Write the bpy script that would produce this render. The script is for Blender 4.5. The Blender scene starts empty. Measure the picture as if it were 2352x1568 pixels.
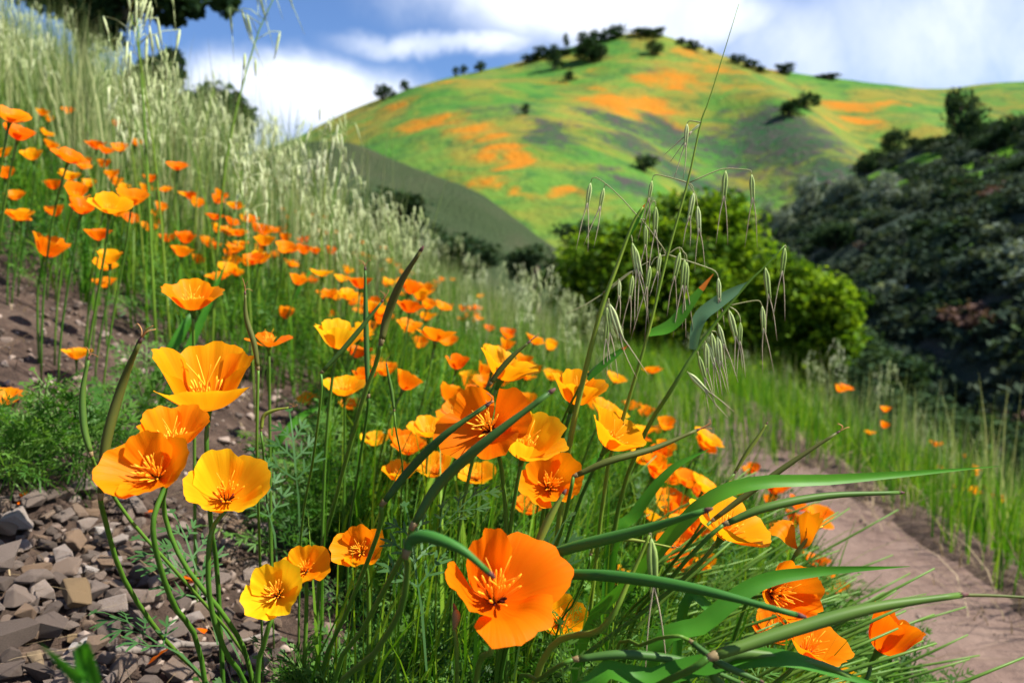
import bpy, bmesh, math, random
import numpy as np
from mathutils import Vector, Matrix, noise as mnoise

random.seed(7)
rng = np.random.default_rng(7)
SC = bpy.context.scene
COL = SC.collection
RAD = math.radians

# ------------------------------------------------------------------ camera
FPX = 2352 * 28.0 / 36.0
PITCH = RAD(5.0)
CAMZ = 1.0
cam_d = bpy.data.cameras.new('camera')
cam = bpy.data.objects.new('camera', cam_d)
COL.objects.link(cam)
cam.location = (0, 0, CAMZ)
cam.rotation_euler = (RAD(90) - PITCH, 0, 0)
cam_d.lens = 28.0
cam_d.sensor_width = 36.0
cam_d.clip_start = 0.02
cam_d.clip_end = 20000
cam_d.dof.use_dof = True
cam_d.dof.focus_distance = 0.64
cam_d.dof.aperture_fstop = 6.8
cam_d.dof.aperture_blades = 7
SC.camera = cam

# ------------------------------------------------------------------ light
SUN_AZ = RAD(97)      # to the right of the view direction
SUN_EL = RAD(50)
SUN_DIR = Vector((math.sin(SUN_AZ) * math.cos(SUN_EL), math.cos(SUN_AZ) * math.cos(SUN_EL), math.sin(SUN_EL)))
sun_d = bpy.data.lights.new('sun', 'SUN')
sun_d.energy = 5.0
sun_d.angle = RAD(0.53)
sun_d.color = (1.0, 0.95, 0.86)
sun = bpy.data.objects.new('sun', sun_d)
COL.objects.link(sun)
sun.rotation_euler = SUN_DIR.to_track_quat('Z', 'Y').to_euler()

SC.view_settings.view_transform = 'Standard'
SC.view_settings.look = 'None'
SC.view_settings.exposure = 1.1
SC.view_settings.gamma = 1.0
SC.cycles.max_bounces = 8
SC.cycles.transparent_max_bounces = 8

W = bpy.data.worlds.new('World')
SC.world = W
W.use_nodes = True


class NT:
    """tiny helper for node trees"""
    def __init__(self, tree):
        self.t = tree

    def n(self, kind, **kw):
        nd = self.t.nodes.new(kind)
        for k, v in kw.items():
            setattr(nd, k, v)
        return nd

    def l(self, a, b):
        self.t.links.new(a, b)

    def m(self, op, a, b=None, c=None, clamp=False):
        nd = self.t.nodes.new('ShaderNodeMath')
        nd.operation = op
        nd.use_clamp = clamp
        for i, s in enumerate((a, b, c)):
            if s is None:
                continue
            if isinstance(s, (int, float)):
                nd.inputs[i].default_value = s
            else:
                self.t.links.new(s, nd.inputs[i])
        return nd.outputs[0]

    def ramp(self, fac, stops, interp='LINEAR'):
        nd = self.t.nodes.new('ShaderNodeValToRGB')
        nd.color_ramp.interpolation = interp
        e = nd.color_ramp.elements
        while len(e) < len(stops):
            e.new(0.5)
        for i, (p, c) in enumerate(stops):
            e[i].position = p
            e[i].color = (*c, 1) if len(c) == 3 else c
        self.t.links.new(fac, nd.inputs[0])
        return nd.outputs[0]

    def mix(self, fac, a, b, mode='MIX'):
        nd = self.t.nodes.new('ShaderNodeMix')
        nd.data_type = 'RGBA'
        nd.blend_type = mode
        for i, s in ((0, fac), (6, a), (7, b)):
            if isinstance(s, (int, float)):
                nd.inputs[i].default_value = s
            elif isinstance(s, tuple):
                nd.inputs[i].default_value = (*s, 1) if len(s) == 3 else s
            else:
                self.t.links.new(s, nd.inputs[i])
        return nd.outputs[2]

    def noise(self, scale, detail=3, rough=0.55, vec=None, dist=0.0):
        nd = self.t.nodes.new('ShaderNodeTexNoise')
        nd.inputs['Scale'].default_value = scale
        nd.inputs['Detail'].default_value = detail
        nd.inputs['Roughness'].default_value = rough
        nd.inputs['Distortion'].default_value = dist
        if vec is not None:
            self.t.links.new(vec, nd.inputs['Vector'])
        return nd.outputs['Fac']


def build_sky():
    t = W.node_tree
    t.nodes.clear()
    N = NT(t)
    out = N.n('ShaderNodeOutputWorld')
    bg = N.n('ShaderNodeBackground')
    sky = N.n('ShaderNodeTexSky', sky_type='NISHITA')
    sky.sun_disc = False
    sky.sun_elevation = SUN_EL
    sky.sun_rotation = SUN_AZ
    sky.air_density = 1.0
    sky.dust_density = 0.6
    sky.ozone_density = 1.6
    skyc = N.mix(1.0, sky.outputs[0], (0.044, 0.056, 0.076), 'MULTIPLY')
    tc = N.n('ShaderNodeTexCoord')
    nz1 = N.noise(2.6, 6, 0.6, tc.outputs['Generated'])
    nz2 = N.noise(5.5, 5, 0.6, tc.outputs['Generated'], 0.4)
    sep = N.n('ShaderNodeSeparateXYZ')
    N.l(tc.outputs['Generated'], sep.inputs[0])
    x, y, z = sep.outputs
    az = N.m('ARCTAN2', x, y)
    el = N.m('ARCSINE', z)
    azn = N.m('ADD', az, N.m('MULTIPLY', N.m('SUBTRACT', nz1, 0.5), 0.22))
    eln = N.m('ADD', el, N.m('MULTIPLY', N.m('SUBTRACT', nz2, 0.5), 0.09))
    # cloud banks of this sky: (azimuth, elevation, half width, half height, softness power)
    banks = [(0.10, 0.350, 0.20, 0.085, 1.2), (0.17, 0.29, 0.16, 0.05, 1.0), (-0.26, 0.205, 0.120, 0.045, 1.1), (-0.33, 0.165, 0.12, 0.04, 0.9), (-0.08, 0.268, 0.13, 0.018, 0.62),
             (0.56, 0.28, 0.28, 0.16, 0.56), (0.33, 0.24, 0.16, 0.10, 0.50), (0.60, 0.34, 0.12, 0.05, 0.85), (-0.62, 0.16, 0.20, 0.05, 0.8),
             (-0.62, 0.62, 0.40, 0.10, 0.8), (1.5, 0.3, 0.7, 0.12, 0.9), (-1.5, 0.25, 0.6, 0.1, 0.9), (2.6, 0.3, 0.7, 0.13, 0.9),
             (-2.6, 0.35, 0.6, 0.13, 0.9), (0.9, 0.75, 0.5, 0.10, 0.7)]
    tot = None
    for (a0, e0, ra, re, amp) in banks:
        da = N.m('DIVIDE', N.m('SUBTRACT', azn, a0), ra)
        de = N.m('DIVIDE', N.m('SUBTRACT', eln, e0), re)
        d2 = N.m('ADD', N.m('MULTIPLY', da, da), N.m('MULTIPLY', de, de))
        g = N.m('MULTIPLY', N.m('POWER', 2.718, N.m('MULTIPLY', d2, -0.9)), amp)
        tot = g if tot is None else N.m('MAXIMUM', tot, g)
    soft = N.noise(4.0, 7, 0.62, tc.outputs['Generated'], 0.3)
    mval = N.m('ADD', tot, N.m('MULTIPLY', N.m('SUBTRACT', soft, 0.5), 0.42))
    mr = N.n('ShaderNodeMapRange', interpolation_type='SMOOTHSTEP')
    mr.inputs[1].default_value = 0.16
    mr.inputs[2].default_value = 0.80
    N.l(mval, mr.inputs[0])
    shade = N.ramp(soft, [(0.30, (0.34, 0.40, 0.54)), (0.60, (0.56, 0.59, 0.65))])
    col = N.mix(mr.outputs[0], skyc, shade)
    N.l(col, bg.inputs[0])
    bg.inputs[1].default_value = 1.0
    N.l(bg.outputs[0], out.inputs[0])


build_sky()

# ------------------------------------------------------------------ geometry helpers
FWD = Vector((0, math.cos(PITCH), -math.sin(PITCH)))
UPV = Vector((0, math.sin(PITCH), math.cos(PITCH)))
RT = Vector((1, 0, 0))
CAM = Vector((0, 0, CAMZ))


def ray(vx, vy):
    return FWD + RT * ((vx - 1176) / FPX) + UPV * ((784 - vy) / FPX)


def P(vx, vy, d):
    return CAM + ray(vx, vy) * d


def px(w, d):
    return w / FPX * d


def catmull(pts, n):
    pts = [Vector(p) for p in pts]
    if len(pts) == 2:
        return [pts[0].lerp(pts[1], i / (n - 1)) for i in range(n)]
    a = [pts[0] * 2 - pts[1]] + pts + [pts[-1] * 2 - pts[-2]]
    out = []
    segs = len(pts) - 1
    for i in range(n):
        f = i / (n - 1) * segs
        k = min(int(f), segs - 1)
        t = f - k
        p0, p1, p2, p3 = a[k:k + 4]
        out.append(0.5 * ((2 * p1) + (p2 - p0) * t + (2 * p0 - 5 * p1 + 4 * p2 - p3) * t * t + (3 * p1 - p0 - 3 * p2 + p3) * t ** 3))
    return out


def tube(pts, radii, ns=7, ribs=0, ribamp=0.0, cap=True):
    n = len(pts)
    V, F = [], []
    tang = []
    for i in range(n):
        a = pts[max(i - 1, 0)]
        b = pts[min(i + 1, n - 1)]
        t = (b - a)
        tang.append(t.normalized() if t.length > 1e-9 else Vector((0, 0, 1)))
    ref = Vector((1, 0, 0)) if abs(tang[0].x) < 0.8 else Vector((0, 1, 0))
    u = tang[0].cross(ref).normalized()
    for i in range(n):
        t = tang[i]
        u = (u - t * u.dot(t)).normalized()
        w = t.cross(u)
        for k in range(ns):
            a = 2 * math.pi * k / ns
            r = radii[i] * (1 + (ribamp * (1 if k % 2 else -1) if ribs else 0))
            V.append(pts[i] + u * (math.cos(a) * r) + w * (math.sin(a) * r))
    for i in range(n - 1):
        for k in range(ns):
            F.append((i * ns + k, i * ns + (k + 1) % ns, (i + 1) * ns + (k + 1) % ns, (i + 1) * ns + k))
    if cap:
        F.append(tuple(range(ns))[::-1])
        F.append(tuple((n - 1) * ns + k for k in range(ns)))
    return V, F


class MB:
    def __init__(self):
        self.v, self.f = [], []

    def add(self, vf):
        o = len(self.v)
        self.v += [tuple(p) for p in vf[0]]
        self.f += [tuple(i + o for i in f) for f in vf[1]]
        return self

    def mesh(self, name, mat, smooth=True):
        me = bpy.data.meshes.new(name)
        me.from_pydata(self.v, [], self.f)
        me.materials.append(mat)
        if smooth:
            me.polygons.foreach_set('use_smooth', [True] * len(me.polygons))
        return me


def put(name, me, parent=None, loc=None):
    o = bpy.data.objects.new(name, me)
    COL.objects.link(o)
    if parent is not None:
        o.parent = parent
    if loc is not None:
        o.location = loc
    return o


def tag(o, label, cat, group=None):
    o['label'] = label
    o['category'] = cat
    if group:
        o['group'] = group
    return o


def thing(name, label, cat, loc, group=None):
    o = bpy.data.objects.new(name, None)
    o.empty_display_size = 0.02
    COL.objects.link(o)
    o.location = loc
    return tag(o, label, cat, group)


def local(pts, o):
    return [Vector(p) - o.location for p in pts]


def bulk(name, V, Q, mat, rnd=None, smooth=True, kind='stuff'):
    """one big mesh from numpy arrays of vertices and quads"""
    me = bpy.data.meshes.new(name)
    V = np.ascontiguousarray(V, dtype=np.float32).reshape(-1, 3)
    Q = np.ascontiguousarray(Q, dtype=np.int32)
    k = Q.shape[1]
    me.vertices.add(len(V))
    me.vertices.foreach_set('co', V.ravel())
    me.loops.add(Q.size)
    me.loops.foreach_set('vertex_index', Q.ravel())
    me.polygons.add(len(Q))
    me.polygons.foreach_set('loop_start', np.arange(0, Q.size, k, dtype=np.int32))
    try:
        me.polygons.foreach_set('loop_total', np.full(len(Q), k, dtype=np.int32))
    except Exception:
        pass
    if smooth:
        me.polygons.foreach_set('use_smooth', np.ones(len(Q), dtype=bool))
    if rnd is not None:
        at = me.attributes.new('rnd', 'FLOAT', 'POINT')
        at.data.foreach_set('value', np.ascontiguousarray(rnd, dtype=np.float32))
    me.materials.append(mat)
    me.update(calc_edges=True)
    me.validate()
    o = put(name, me)
    if kind:
        o['kind'] = kind
    return o


def inst(T, TQ, pos, R, s):
    """copies of a template: T (t,3), TQ (k,q), pos (n,3), R (n,3,3), s (n,) -> V, Q"""
    n, t = len(pos), len(T)
    V = np.einsum('nij,tj->nti', R, T) * np.asarray(s)[:, None, None] + pos[:, None, :]
    Q = (TQ[None] + (np.arange(n) * t)[:, None, None]).reshape(-1, TQ.shape[1])
    return V.reshape(-1, 3), Q


def rotz(a):
    c, s = np.cos(a), np.sin(a)
    R = np.zeros((len(a), 3, 3))
    R[:, 0, 0] = c; R[:, 0, 1] = -s; R[:, 1, 0] = s; R[:, 1, 1] = c; R[:, 2, 2] = 1
    return R


def rotx(a):
    c, s = np.cos(a), np.sin(a)
    R = np.zeros((len(a), 3, 3))
    R[:, 1, 1] = c; R[:, 1, 2] = -s; R[:, 2, 1] = s; R[:, 2, 2] = c; R[:, 0, 0] = 1
    return R


def roty(a):
    c, s = np.cos(a), np.sin(a)
    R = np.zeros((len(a), 3, 3))
    R[:, 0, 0] = c; R[:, 0, 2] = s; R[:, 2, 0] = -s; R[:, 2, 2] = c; R[:, 1, 1] = 1
    return R


def rand_rot(n):
    return rotz(rng.uniform(0, 6.283, n)) @ rotx(rng.uniform(0, 6.283, n)) @ rotz(rng.uniform(0, 6.283, n))


def blades(base, h, laz, lean, w, seg=4, curl=None):
    """grass blades: bent tapering strips"""
    n = len(base)
    t = np.linspace(0, 1, seg + 1)
    c = np.ones(n) if curl is None else curl
    hor = lean[:, None] * h[:, None] * (t[None] ** (1 + c[:, None]))
    ver = h[:, None] * (t[None] - 0.35 * np.minimum(lean, 1.2)[:, None] * t[None] ** 2.2)
    dx, dy = np.cos(laz)[:, None], np.sin(laz)[:, None]
    cx = base[:, 0, None] + hor * dx
    cy = base[:, 1, None] + hor * dy
    cz = base[:, 2, None] + ver
    fa = laz + rng.uniform(0.9, 2.2, n)
    ww = w[:, None] * 0.5 * np.clip(1.03 - t[None] ** 1.8, 0.03, 1)
    wx, wy = np.cos(fa)[:, None] * ww, np.sin(fa)[:, None] * ww
    V = np.empty((n, seg + 1, 2, 3))
    V[:, :, 0, 0] = cx - wx; V[:, :, 0, 1] = cy - wy; V[:, :, 0, 2] = cz
    V[:, :, 1, 0] = cx + wx; V[:, :, 1, 1] = cy + wy; V[:, :, 1, 2] = cz
    q = np.array([[2 * i, 2 * i + 1, 2 * i + 3, 2 * i + 2] for i in range(seg)])
    Q = (q[None] + (np.arange(n) * (2 * (seg + 1)))[:, None, None]).reshape(-1, 4)
    return V.reshape(-1, 3), Q, 2 * (seg + 1)


# ------------------------------------------------------------------ materials
def new_mat(name):
    m = bpy.data.materials.new(name)
    m.use_nodes = True
    m.node_tree.nodes.clear()
    return m, NT(m.node_tree)


def leaf_mat(name, cols, transl=0.35, rough=0.5, tcol=None, scale=9.0, use_rnd=False, spec=0.18, useobj=True):
    """thin plant tissue: principled + translucent, colour varied by noise, object and blade"""
    m, N = new_mat(name)
    out = N.n('ShaderNodeOutputMaterial')
    geo = N.n('ShaderNodeNewGeometry')
    nz = N.noise(scale, 3, 0.6, geo.outputs['Position'])
    f = N.m('MULTIPLY', nz, 0.6)
    if use_rnd:
        at = N.n('ShaderNodeAttribute', attribute_name='rnd')
        f = N.m('ADD', f, N.m('MULTIPLY', N.m('SUBTRACT', at.outputs['Fac'], 0.5), 0.9))
        f = N.m('ADD', f, 0.2)
    else:
        oi = N.n('ShaderNodeObjectInfo')
        f = N.m('ADD', f, N.m('MULTIPLY', oi.outputs['Random'], 0.4))
    n = len(cols)
    c = N.ramp(f, [(0.2 + 0.6 * i / max(n - 1, 1), cc) for i, cc in enumerate(cols)])
    p = N.n('ShaderNodeBsdfPrincipled')
    N.l(c, p.inputs['Base Color'])
    p.inputs['Roughness'].default_value = rough
    p.inputs['Specular IOR Level'].default_value = spec
    if transl > 0:
        tr = N.n('ShaderNodeBsdfTranslucent')
        tc = N.mix(1.0, c, tcol or (1.25, 1.25, 0.55), 'MULTIPLY')
        N.l(tc, tr.inputs['Color'])
        mx = N.n('ShaderNodeMixShader')
        mx.inputs[0].default_value = transl
        N.l(p.outputs[0], mx.inputs[1])
        N.l(tr.outputs[0], mx.inputs[2])
        N.l(mx.outputs[0], out.inputs[0])
    else:
        N.l(p.outputs[0], out.inputs[0])
    return m


def petal_mat():
    m, N = new_mat('poppy_petal')
    out = N.n('ShaderNodeOutputMaterial')
    uv = N.n('ShaderNodeUVMap', uv_map='UVMap')
    sep = N.n('ShaderNodeSeparateXYZ')
    N.l(uv.outputs[0], sep.inputs[0])
    u, v = sep.outputs[0], sep.outputs[1]
    oi = N.n('ShaderNodeObjectInfo')
    cmb = N.n('ShaderNodeCombineXYZ')
    N.l(N.m('MULTIPLY', u, 26.0), cmb.inputs[0])
    N.l(N.m('MULTIPLY', v, 1.3), cmb.inputs[1])
    N.l(N.m('MULTIPLY', oi.outputs['Random'], 40.0), cmb.inputs[2])
    st = N.noise(1.0, 3, 0.6, cmb.outputs[0])
    base = oi.outputs['Color']
    deep = N.mix(1.0, base, (1.0, 0.62, 0.5), 'MULTIPLY')
    lite = N.mix(1.0, base, (1.02, 1.28, 1.5), 'MULTIPLY')
    # deep orange towards the claw of the petal, paler at the rim
    mr = N.n('ShaderNodeMapRange', interpolation_type='SMOOTHSTEP')
    mr.inputs[1].default_value = 0.0
    mr.inputs[2].default_value = 0.55
    N.l(v, mr.inputs[0])
    c = N.mix(mr.outputs[0], deep, base)
    mr2 = N.n('ShaderNodeMapRange', interpolation_type='SMOOTHSTEP')
    mr2.inputs[1].default_value = 0.72
    mr2.inputs[2].default_value = 1.0
    N.l(v, mr2.inputs[0])
    c = N.mix(N.m('MULTIPLY', mr2.outputs[0], 0.55), c, lite)
    c = N.mix(N.m('MULTIPLY', N.m('SUBTRACT', st, 0.42, clamp=True), 1.0, clamp=True), c, deep)
    bump = N.n('ShaderNodeBump')
    bump.inputs['Strength'].default_value = 0.35
    bump.inputs['Distance'].default_value = 0.0012
    N.l(st, bump.inputs['Height'])
    p = N.n('ShaderNodeBsdfPrincipled')
    N.l(c, p.inputs['Base Color'])
    p.inputs['Roughness'].default_value = 0.42
    p.inputs['Specular IOR Level'].default_value = 0.07
    p.inputs['Sheen Weight'].default_value = 0.0
    N.l(bump.outputs[0], p.inputs['Normal'])
    tr = N.n('ShaderNodeBsdfTranslucent')
    N.l(c, tr.inputs['Color'])
    mx = N.n('ShaderNodeMixShader')
    mx.inputs[0].default_value = 0.5
    N.l(p.outputs[0], mx.inputs[1])
    N.l(tr.outputs[0], mx.inputs[2])
    N.l(mx.outputs[0], out.inputs[0])
    return m


def rough_mat(name, stops, scale, rough=0.9, bump=0.5, dist=0.01, rnd=True, detail=6, spec=0.2, second=None):
    m, N = new_mat(name)
    out = N.n('ShaderNodeOutputMaterial')
    tc = N.n('ShaderNodeTexCoord')
    nz = N.noise(scale, detail, 0.65, tc.outputs['Object'])
    f = nz
    if rnd:
        oi = N.n('ShaderNodeObjectInfo')
        f = N.m('ADD', N.m('MULTIPLY', nz, 0.42), N.m('MULTIPLY', oi.outputs['Random'], 0.72))
    c = N.ramp(f, stops)
    if second:
        s2 = N.noise(second[0], 4, 0.6, tc.outputs['Object'])
        mr = N.n('ShaderNodeMapRange', interpolation_type='SMOOTHSTEP')
        mr.inputs[1].default_value, mr.inputs[2].default_value = second[1], second[2]
        N.l(s2, mr.inputs[0])
        c = N.mix(mr.outputs[0], c, second[3])
    bp = N.n('ShaderNodeBump')
    bp.inputs['Strength'].default_value = bump
    bp.inputs['Distance'].default_value = dist
    nb = N.noise(scale * 3, 6, 0.7, tc.outputs['Object'])
    N.l(nb, bp.inputs['Height'])
    p = N.n('ShaderNodeBsdfPrincipled')
    N.l(c, p.inputs['Base Color'])
    p.inputs['Roughness'].default_value = rough
    p.inputs['Specular IOR Level'].default_value = spec
    N.l(bp.outputs[0], p.inputs['Normal'])
    N.l(p.outputs[0], out.inputs[0])
    return m


M = {}
M['petal'] = petal_mat()
M['stamen'] = leaf_mat('stamen', [(0.95, 0.42, 0.012), (0.98, 0.58, 0.04)], 0.25, 0.5, scale=60)
M['darkspot'] = leaf_mat('dark_anther', [(0.03, 0.005, 0.003), (0.10, 0.01, 0.005)], 0, 0.6)
M['stem'] = leaf_mat('stem_green', [(0.035, 0.115, 0.010), (0.07, 0.17, 0.016), (0.11, 0.20, 0.022)], 0.1, 0.45, scale=14, spec=0.25)
M['pod'] = leaf_mat('pod_green', [(0.028, 0.085, 0.018), (0.05, 0.12, 0.022), (0.085, 0.15, 0.020)], 0.05, 0.5, scale=16, spec=0.18)
M['podbrown'] = leaf_mat('pod_olive', [(0.05, 0.085, 0.014), (0.085, 0.10, 0.018), (0.10, 0.08, 0.025)], 0.05, 0.5, scale=16, spec=0.18)
M['podteal'] = leaf_mat('pod_teal', [(0.030, 0.125, 0.018), (0.055, 0.165, 0.022)], 0.05, 0.5, scale=10, spec=0.18)
M['podlime'] = leaf_mat('pod_lime', [(0.15, 0.22, 0.03), (0.24, 0.28, 0.04)], 0.2, 0.4, scale=10)
M['collar'] = leaf_mat('collar_pink', [(0.16, 0.13, 0.05), (0.28, 0.20, 0.10)], 0.1, 0.5, scale=40)
M['drytip'] = leaf_mat('dried_style', [(0.30, 0.12, 0.05), (0.50, 0.27, 0.10)], 0.2, 0.6, scale=50)
M['darkend'] = leaf_mat('pod_dark_end', [(0.07, 0.03, 0.03), (0.13, 0.06, 0.045)], 0.0, 0.6, scale=50)
M['foliage'] = leaf_mat('poppy_foliage', [(0.028, 0.095, 0.010), (0.060, 0.170, 0.018), (0.115, 0.235, 0.040)], 0.42, 0.5, scale=10, use_rnd=True)
M['bigleaf'] = leaf_mat('poppy_leaf', [(0.045, 0.13, 0.035), (0.08, 0.18, 0.05)], 0.4, 0.5, scale=20)
M['grass'] = leaf_mat('green_grass', [(0.035, 0.125, 0.006), (0.085, 0.22, 0.010), (0.18, 0.30, 0.020)], 0.45, 0.45, scale=3, use_rnd=True)
M['lightgrass'] = leaf_mat('light_grass', [(0.06, 0.19, 0.008), (0.12, 0.29, 0.012), (0.22, 0.38, 0.03)], 0.45, 0.45, scale=4, use_rnd=True)
M['palegrass'] = leaf_mat('pale_grass', [(0.09, 0.16, 0.035), (0.19, 0.25, 0.075), (0.36, 0.38, 0.17)], 0.40, 0.5, scale=3, use_rnd=True, tcol=(1.1, 1.1, 0.75))
M['straw'] = leaf_mat('dry_straw', [(0.13, 0.085, 0.045), (0.25, 0.18, 0.095), (0.40, 0.31, 0.18)], 0.2, 0.6, scale=4, use_rnd=True, tcol=(1, 1, .8))
M['blade'] = leaf_mat('broad_blade', [(0.028, 0.14, 0.010), (0.06, 0.23, 0.016), (0.10, 0.30, 0.022)], 0.42, 0.4, scale=18)
M['blade_teal'] = leaf_mat('broad_blade_teal', [(0.11, 0.23, 0.11), (0.16, 0.30, 0.17)], 0.35, 0.45, scale=14)
M['oatstem'] = leaf_mat('oat_stem', [(0.06, 0.14, 0.012), (0.12, 0.22, 0.02), (0.22, 0.29, 0.035)], 0.1, 0.45, scale=22)
M['oatbranch'] = leaf_mat('oat_branch', [(0.26, 0.26, 0.11), (0.40, 0.40, 0.20)], 0.2, 0.5, scale=22)
M['glume'] = leaf_mat('oat_glume', [(0.20, 0.30, 0.06), (0.34, 0.43, 0.14), (0.54, 0.60, 0.32)], 0.12, 0.42, scale=55, tcol=(1.1, 1.1, .7))
M['glumepale'] = leaf_mat('oat_glume_pale', [(0.36, 0.44, 0.16), (0.52, 0.58, 0.28), (0.70, 0.73, 0.48)], 0.15, 0.42, scale=8, tcol=(1.1, 1.1, .8))
M['awn'] = leaf_mat('oat_awn', [(0.26, 0.20, 0.13), (0.48, 0.42, 0.28)], 0.1, 0.5, scale=40)
M['redtip'] = leaf_mat('red_leaf_tip', [(0.55, 0.12, 0.01), (0.7, 0.2, 0.02)], 0.3, 0.5)
M['rock'] = rough_mat('shale', [(0.15, (0.085, 0.062, 0.048)), (0.40, (0.17, 0.128, 0.102)), (0.60, (0.25, 0.195, 0.16)), (0.76, (0.24, 0.15, 0.085)), (0.92, (0.38, 0.32, 0.28))], 38, 0.75, 0.9, 0.004, spec=0.3)
M['rocktan'] = rough_mat('tan_shale', [(0.2, (0.13, 0.085, 0.045)), (0.6, (0.22, 0.15, 0.08)), (0.9, (0.30, 0.22, 0.13))], 45, 0.7, 0.8, 0.004)
M['rockpale'] = rough_mat('pale_shale', [(0.2, (0.22, 0.18, 0.155)), (0.6, (0.32, 0.28, 0.25)), (0.9, (0.40, 0.36, 0.32))], 45, 0.75, 0.7, 0.003)
M['soil'] = rough_mat('soil', [(0.25, (0.03, 0.019, 0.014)), (0.5, (0.085, 0.055, 0.040)), (0.72, (0.17, 0.115, 0.085))], 26, 0.95, 1.0, 0.02, rnd=False, second=(3.0, 0.45, 0.7, (0.12, 0.083, 0.06)))
M['path'] = rough_mat('trodden_earth', [(0.25, (0.105, 0.066, 0.052)), (0.5, (0.165, 0.108, 0.085)), (0.75, (0.23, 0.16, 0.125))], 12, 0.95, 0.8, 0.012, rnd=False, second=(1.6, 0.45, 0.75, (0.20, 0.138, 0.108)))
M['twig'] = rough_mat('grey_twig', [(0.2, (0.12, 0.10, 0.085)), (0.7, (0.30, 0.26, 0.22))], 60, 0.8, 0.8, 0.002)
M['bark'] = rough_mat('bark', [(0.2, (0.035, 0.026, 0.02)), (0.7, (0.10, 0.08, 0.06))], 12, 0.9, 0.8, 0.02)

# ------------------------------------------------------------------ the near ground
PZ = 0.15


def nz3(x, y, s, k=0.0):
    return mnoise.noise(Vector((x * s, y * s, k)))


def path_left(y):
    return 0.66 + 0.05 * math.sin(y * 1.3) + 0.03 * math.sin(y * 3.1 + 1) - 0.0009 * max(0, y - 4) ** 3


def path_right(y):
    return 1.36 + 0.05 * math.sin(y * 1.1 + 2) + 0.03 * math.sin(y * 2.7) - 0.0009 * max(0, y - 4) ** 3


def ground(x, y, rough=True):
    xl, xr = path_left(y), path_right(y)
    if x < xl:
        s = xl - x
        z = PZ + 0.37 * s + 0.11 * max(0, s - 1.2) + 0.05 * min(1, s * 4)
        if s > 9:
            z -= 0.02 * (s - 9) ** 2
    elif x < xr:
        z = PZ - 0.03 + 0.03 * min(1, 8 * max(0, abs((x - (xl + xr) / 2) / (xr - xl) * 2) - 0.87))
    else:
        s = x - xr
        z = PZ - 0.06 * s - 0.48 * max(0, s - 0.15) - 1.1 * max(0, s - 2.4)
    if y > 5 and x > -0.6:
        z -= 0.03 * (y - 5) ** 1.5 * min(1, (x + 0.6) / 1.2)
    if y > 8.5:
        z -= 0.020 * (y - 8.5) ** 2 * (0.35 if x < -2.5 else 0.35 + 0.65 * min(1, (x + 2.5) / 2.5))
    if y > 16:
        z -= 0.05 * (y - 16) ** 1.5
    if rough and abs(x) < 12 and y < 14:
        on = 0.25 if xl - 0.05 < x < xr + 0.05 else 1.0
        z += on * (0.030 * nz3(x, y, 2.1) + 0.022 * nz3(x, y, 7, 3) + (0.012 * nz3(x, y, 21, 5) if y < 3.5 else 0))
    return z


def axis(parts):
    out = []
    for a, b, st in parts:
        n = max(1, int(round((b - a) / st)))
        out += [a + (b - a) * i / n for i in range(n)]
    out.append(parts[-1][1])
    return out


def grid_mesh(name, xs, ys, fz, mat, kind='structure', cols=None):
    nx, ny = len(xs), len(ys)
    V = np.array([(x, y, fz(x, y)) for y in ys for x in xs], dtype=np.float32)
    i = np.arange(nx * ny).reshape(ny, nx)
    Q = np.stack([i[:-1, :-1], i[:-1, 1:], i[1:, 1:], i[1:, :-1]], -1).reshape(-1, 4)
    return bulk(name, V, Q, mat, None, True, kind), V


gx = axis([(-13, -3.2, 0.35), (-3.2, -1.3, 0.08), (-1.3, 0.0, 0.022), (0.0, 1.7, 0.035), (1.7, 4, 0.15), (4, 16, 0.6)])
gy = axis([(-2.5, 0.3, 0.2), (0.3, 2.4, 0.025), (2.4, 5, 0.08), (5, 14, 0.25), (14, 34, 1.0)])
hillside, _ = grid_mesh('hillside', gx, gy, ground, M['soil'])

# trodden path as its own sheet, its edges dipping under the verge
pv, pq = [], []
pys = axis([(-1.5, 1.0, 0.1), (1.0, 4.5, 0.04), (4.5, 9, 0.12)])
NPX = 26
for y in pys:
    a, b = path_left(y) - 0.07, path_right(y) + 0.07
    for k in range(NPX):
        x = a + (b - a) * k / (NPX - 1)
        e = min(1, min(k, NPX - 1 - k) / 4)
        z = ground(x, y, False) * e + (ground(x, y) - 0.03) * (1 - e)
        z += 0.004 + e * (0.010 * nz3(x, y, 5, 8) + 0.006 * nz3(x, y, 17, 2) + 0.012)
        pv.append((x, y, z))
ii = np.arange(len(pys) * NPX).reshape(len(pys), NPX)
pq = np.stack([ii[:-1, :-1], ii[:-1, 1:], ii[1:, 1:], ii[1:, :-1]], -1).reshape(-1, 4)
bulk('path', np.array(pv), pq, M['path'], None, True, 'structure')

# ------------------------------------------------------------------ the far terrain
def smooth01(t):
    t = np.clip(t, 0, 1)
    return t * t * (3 - 2 * t)


def far_noise(X, Y, s, k, octv=4):
    out = np.zeros(X.shape)
    it = np.nditer([X, Y], flags=['multi_index'])
    for a, b in it:
        out[it.multi_index] = mnoise.fractal(Vector((float(a) * s, float(b) * s, k)), 1.0, 2.0, octv)
    return out


YC = 380.0
sky_v = [(300, 420), (520, 372), (650, 330), (720, 300), (800, 255), (870, 228), (1000, 185), (1200, 143), (1300, 112), (1400, 85),
         (1470, 72), (1520, 76), (1560, 95), (1650, 125), (1750, 158), (1850, 172), (1980, 187), (2130, 206), (2200, 201), (2280, 190), (2400, 185), (2700, 200), (3200, 300)]
crest = [P(a, b, YC / (FWD.y + UPV.y * (784 - b) / FPX)) for a, b in sky_v]
CX = np.array([c.x for c in crest]); CZ = np.array([c.z for c in crest])


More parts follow.
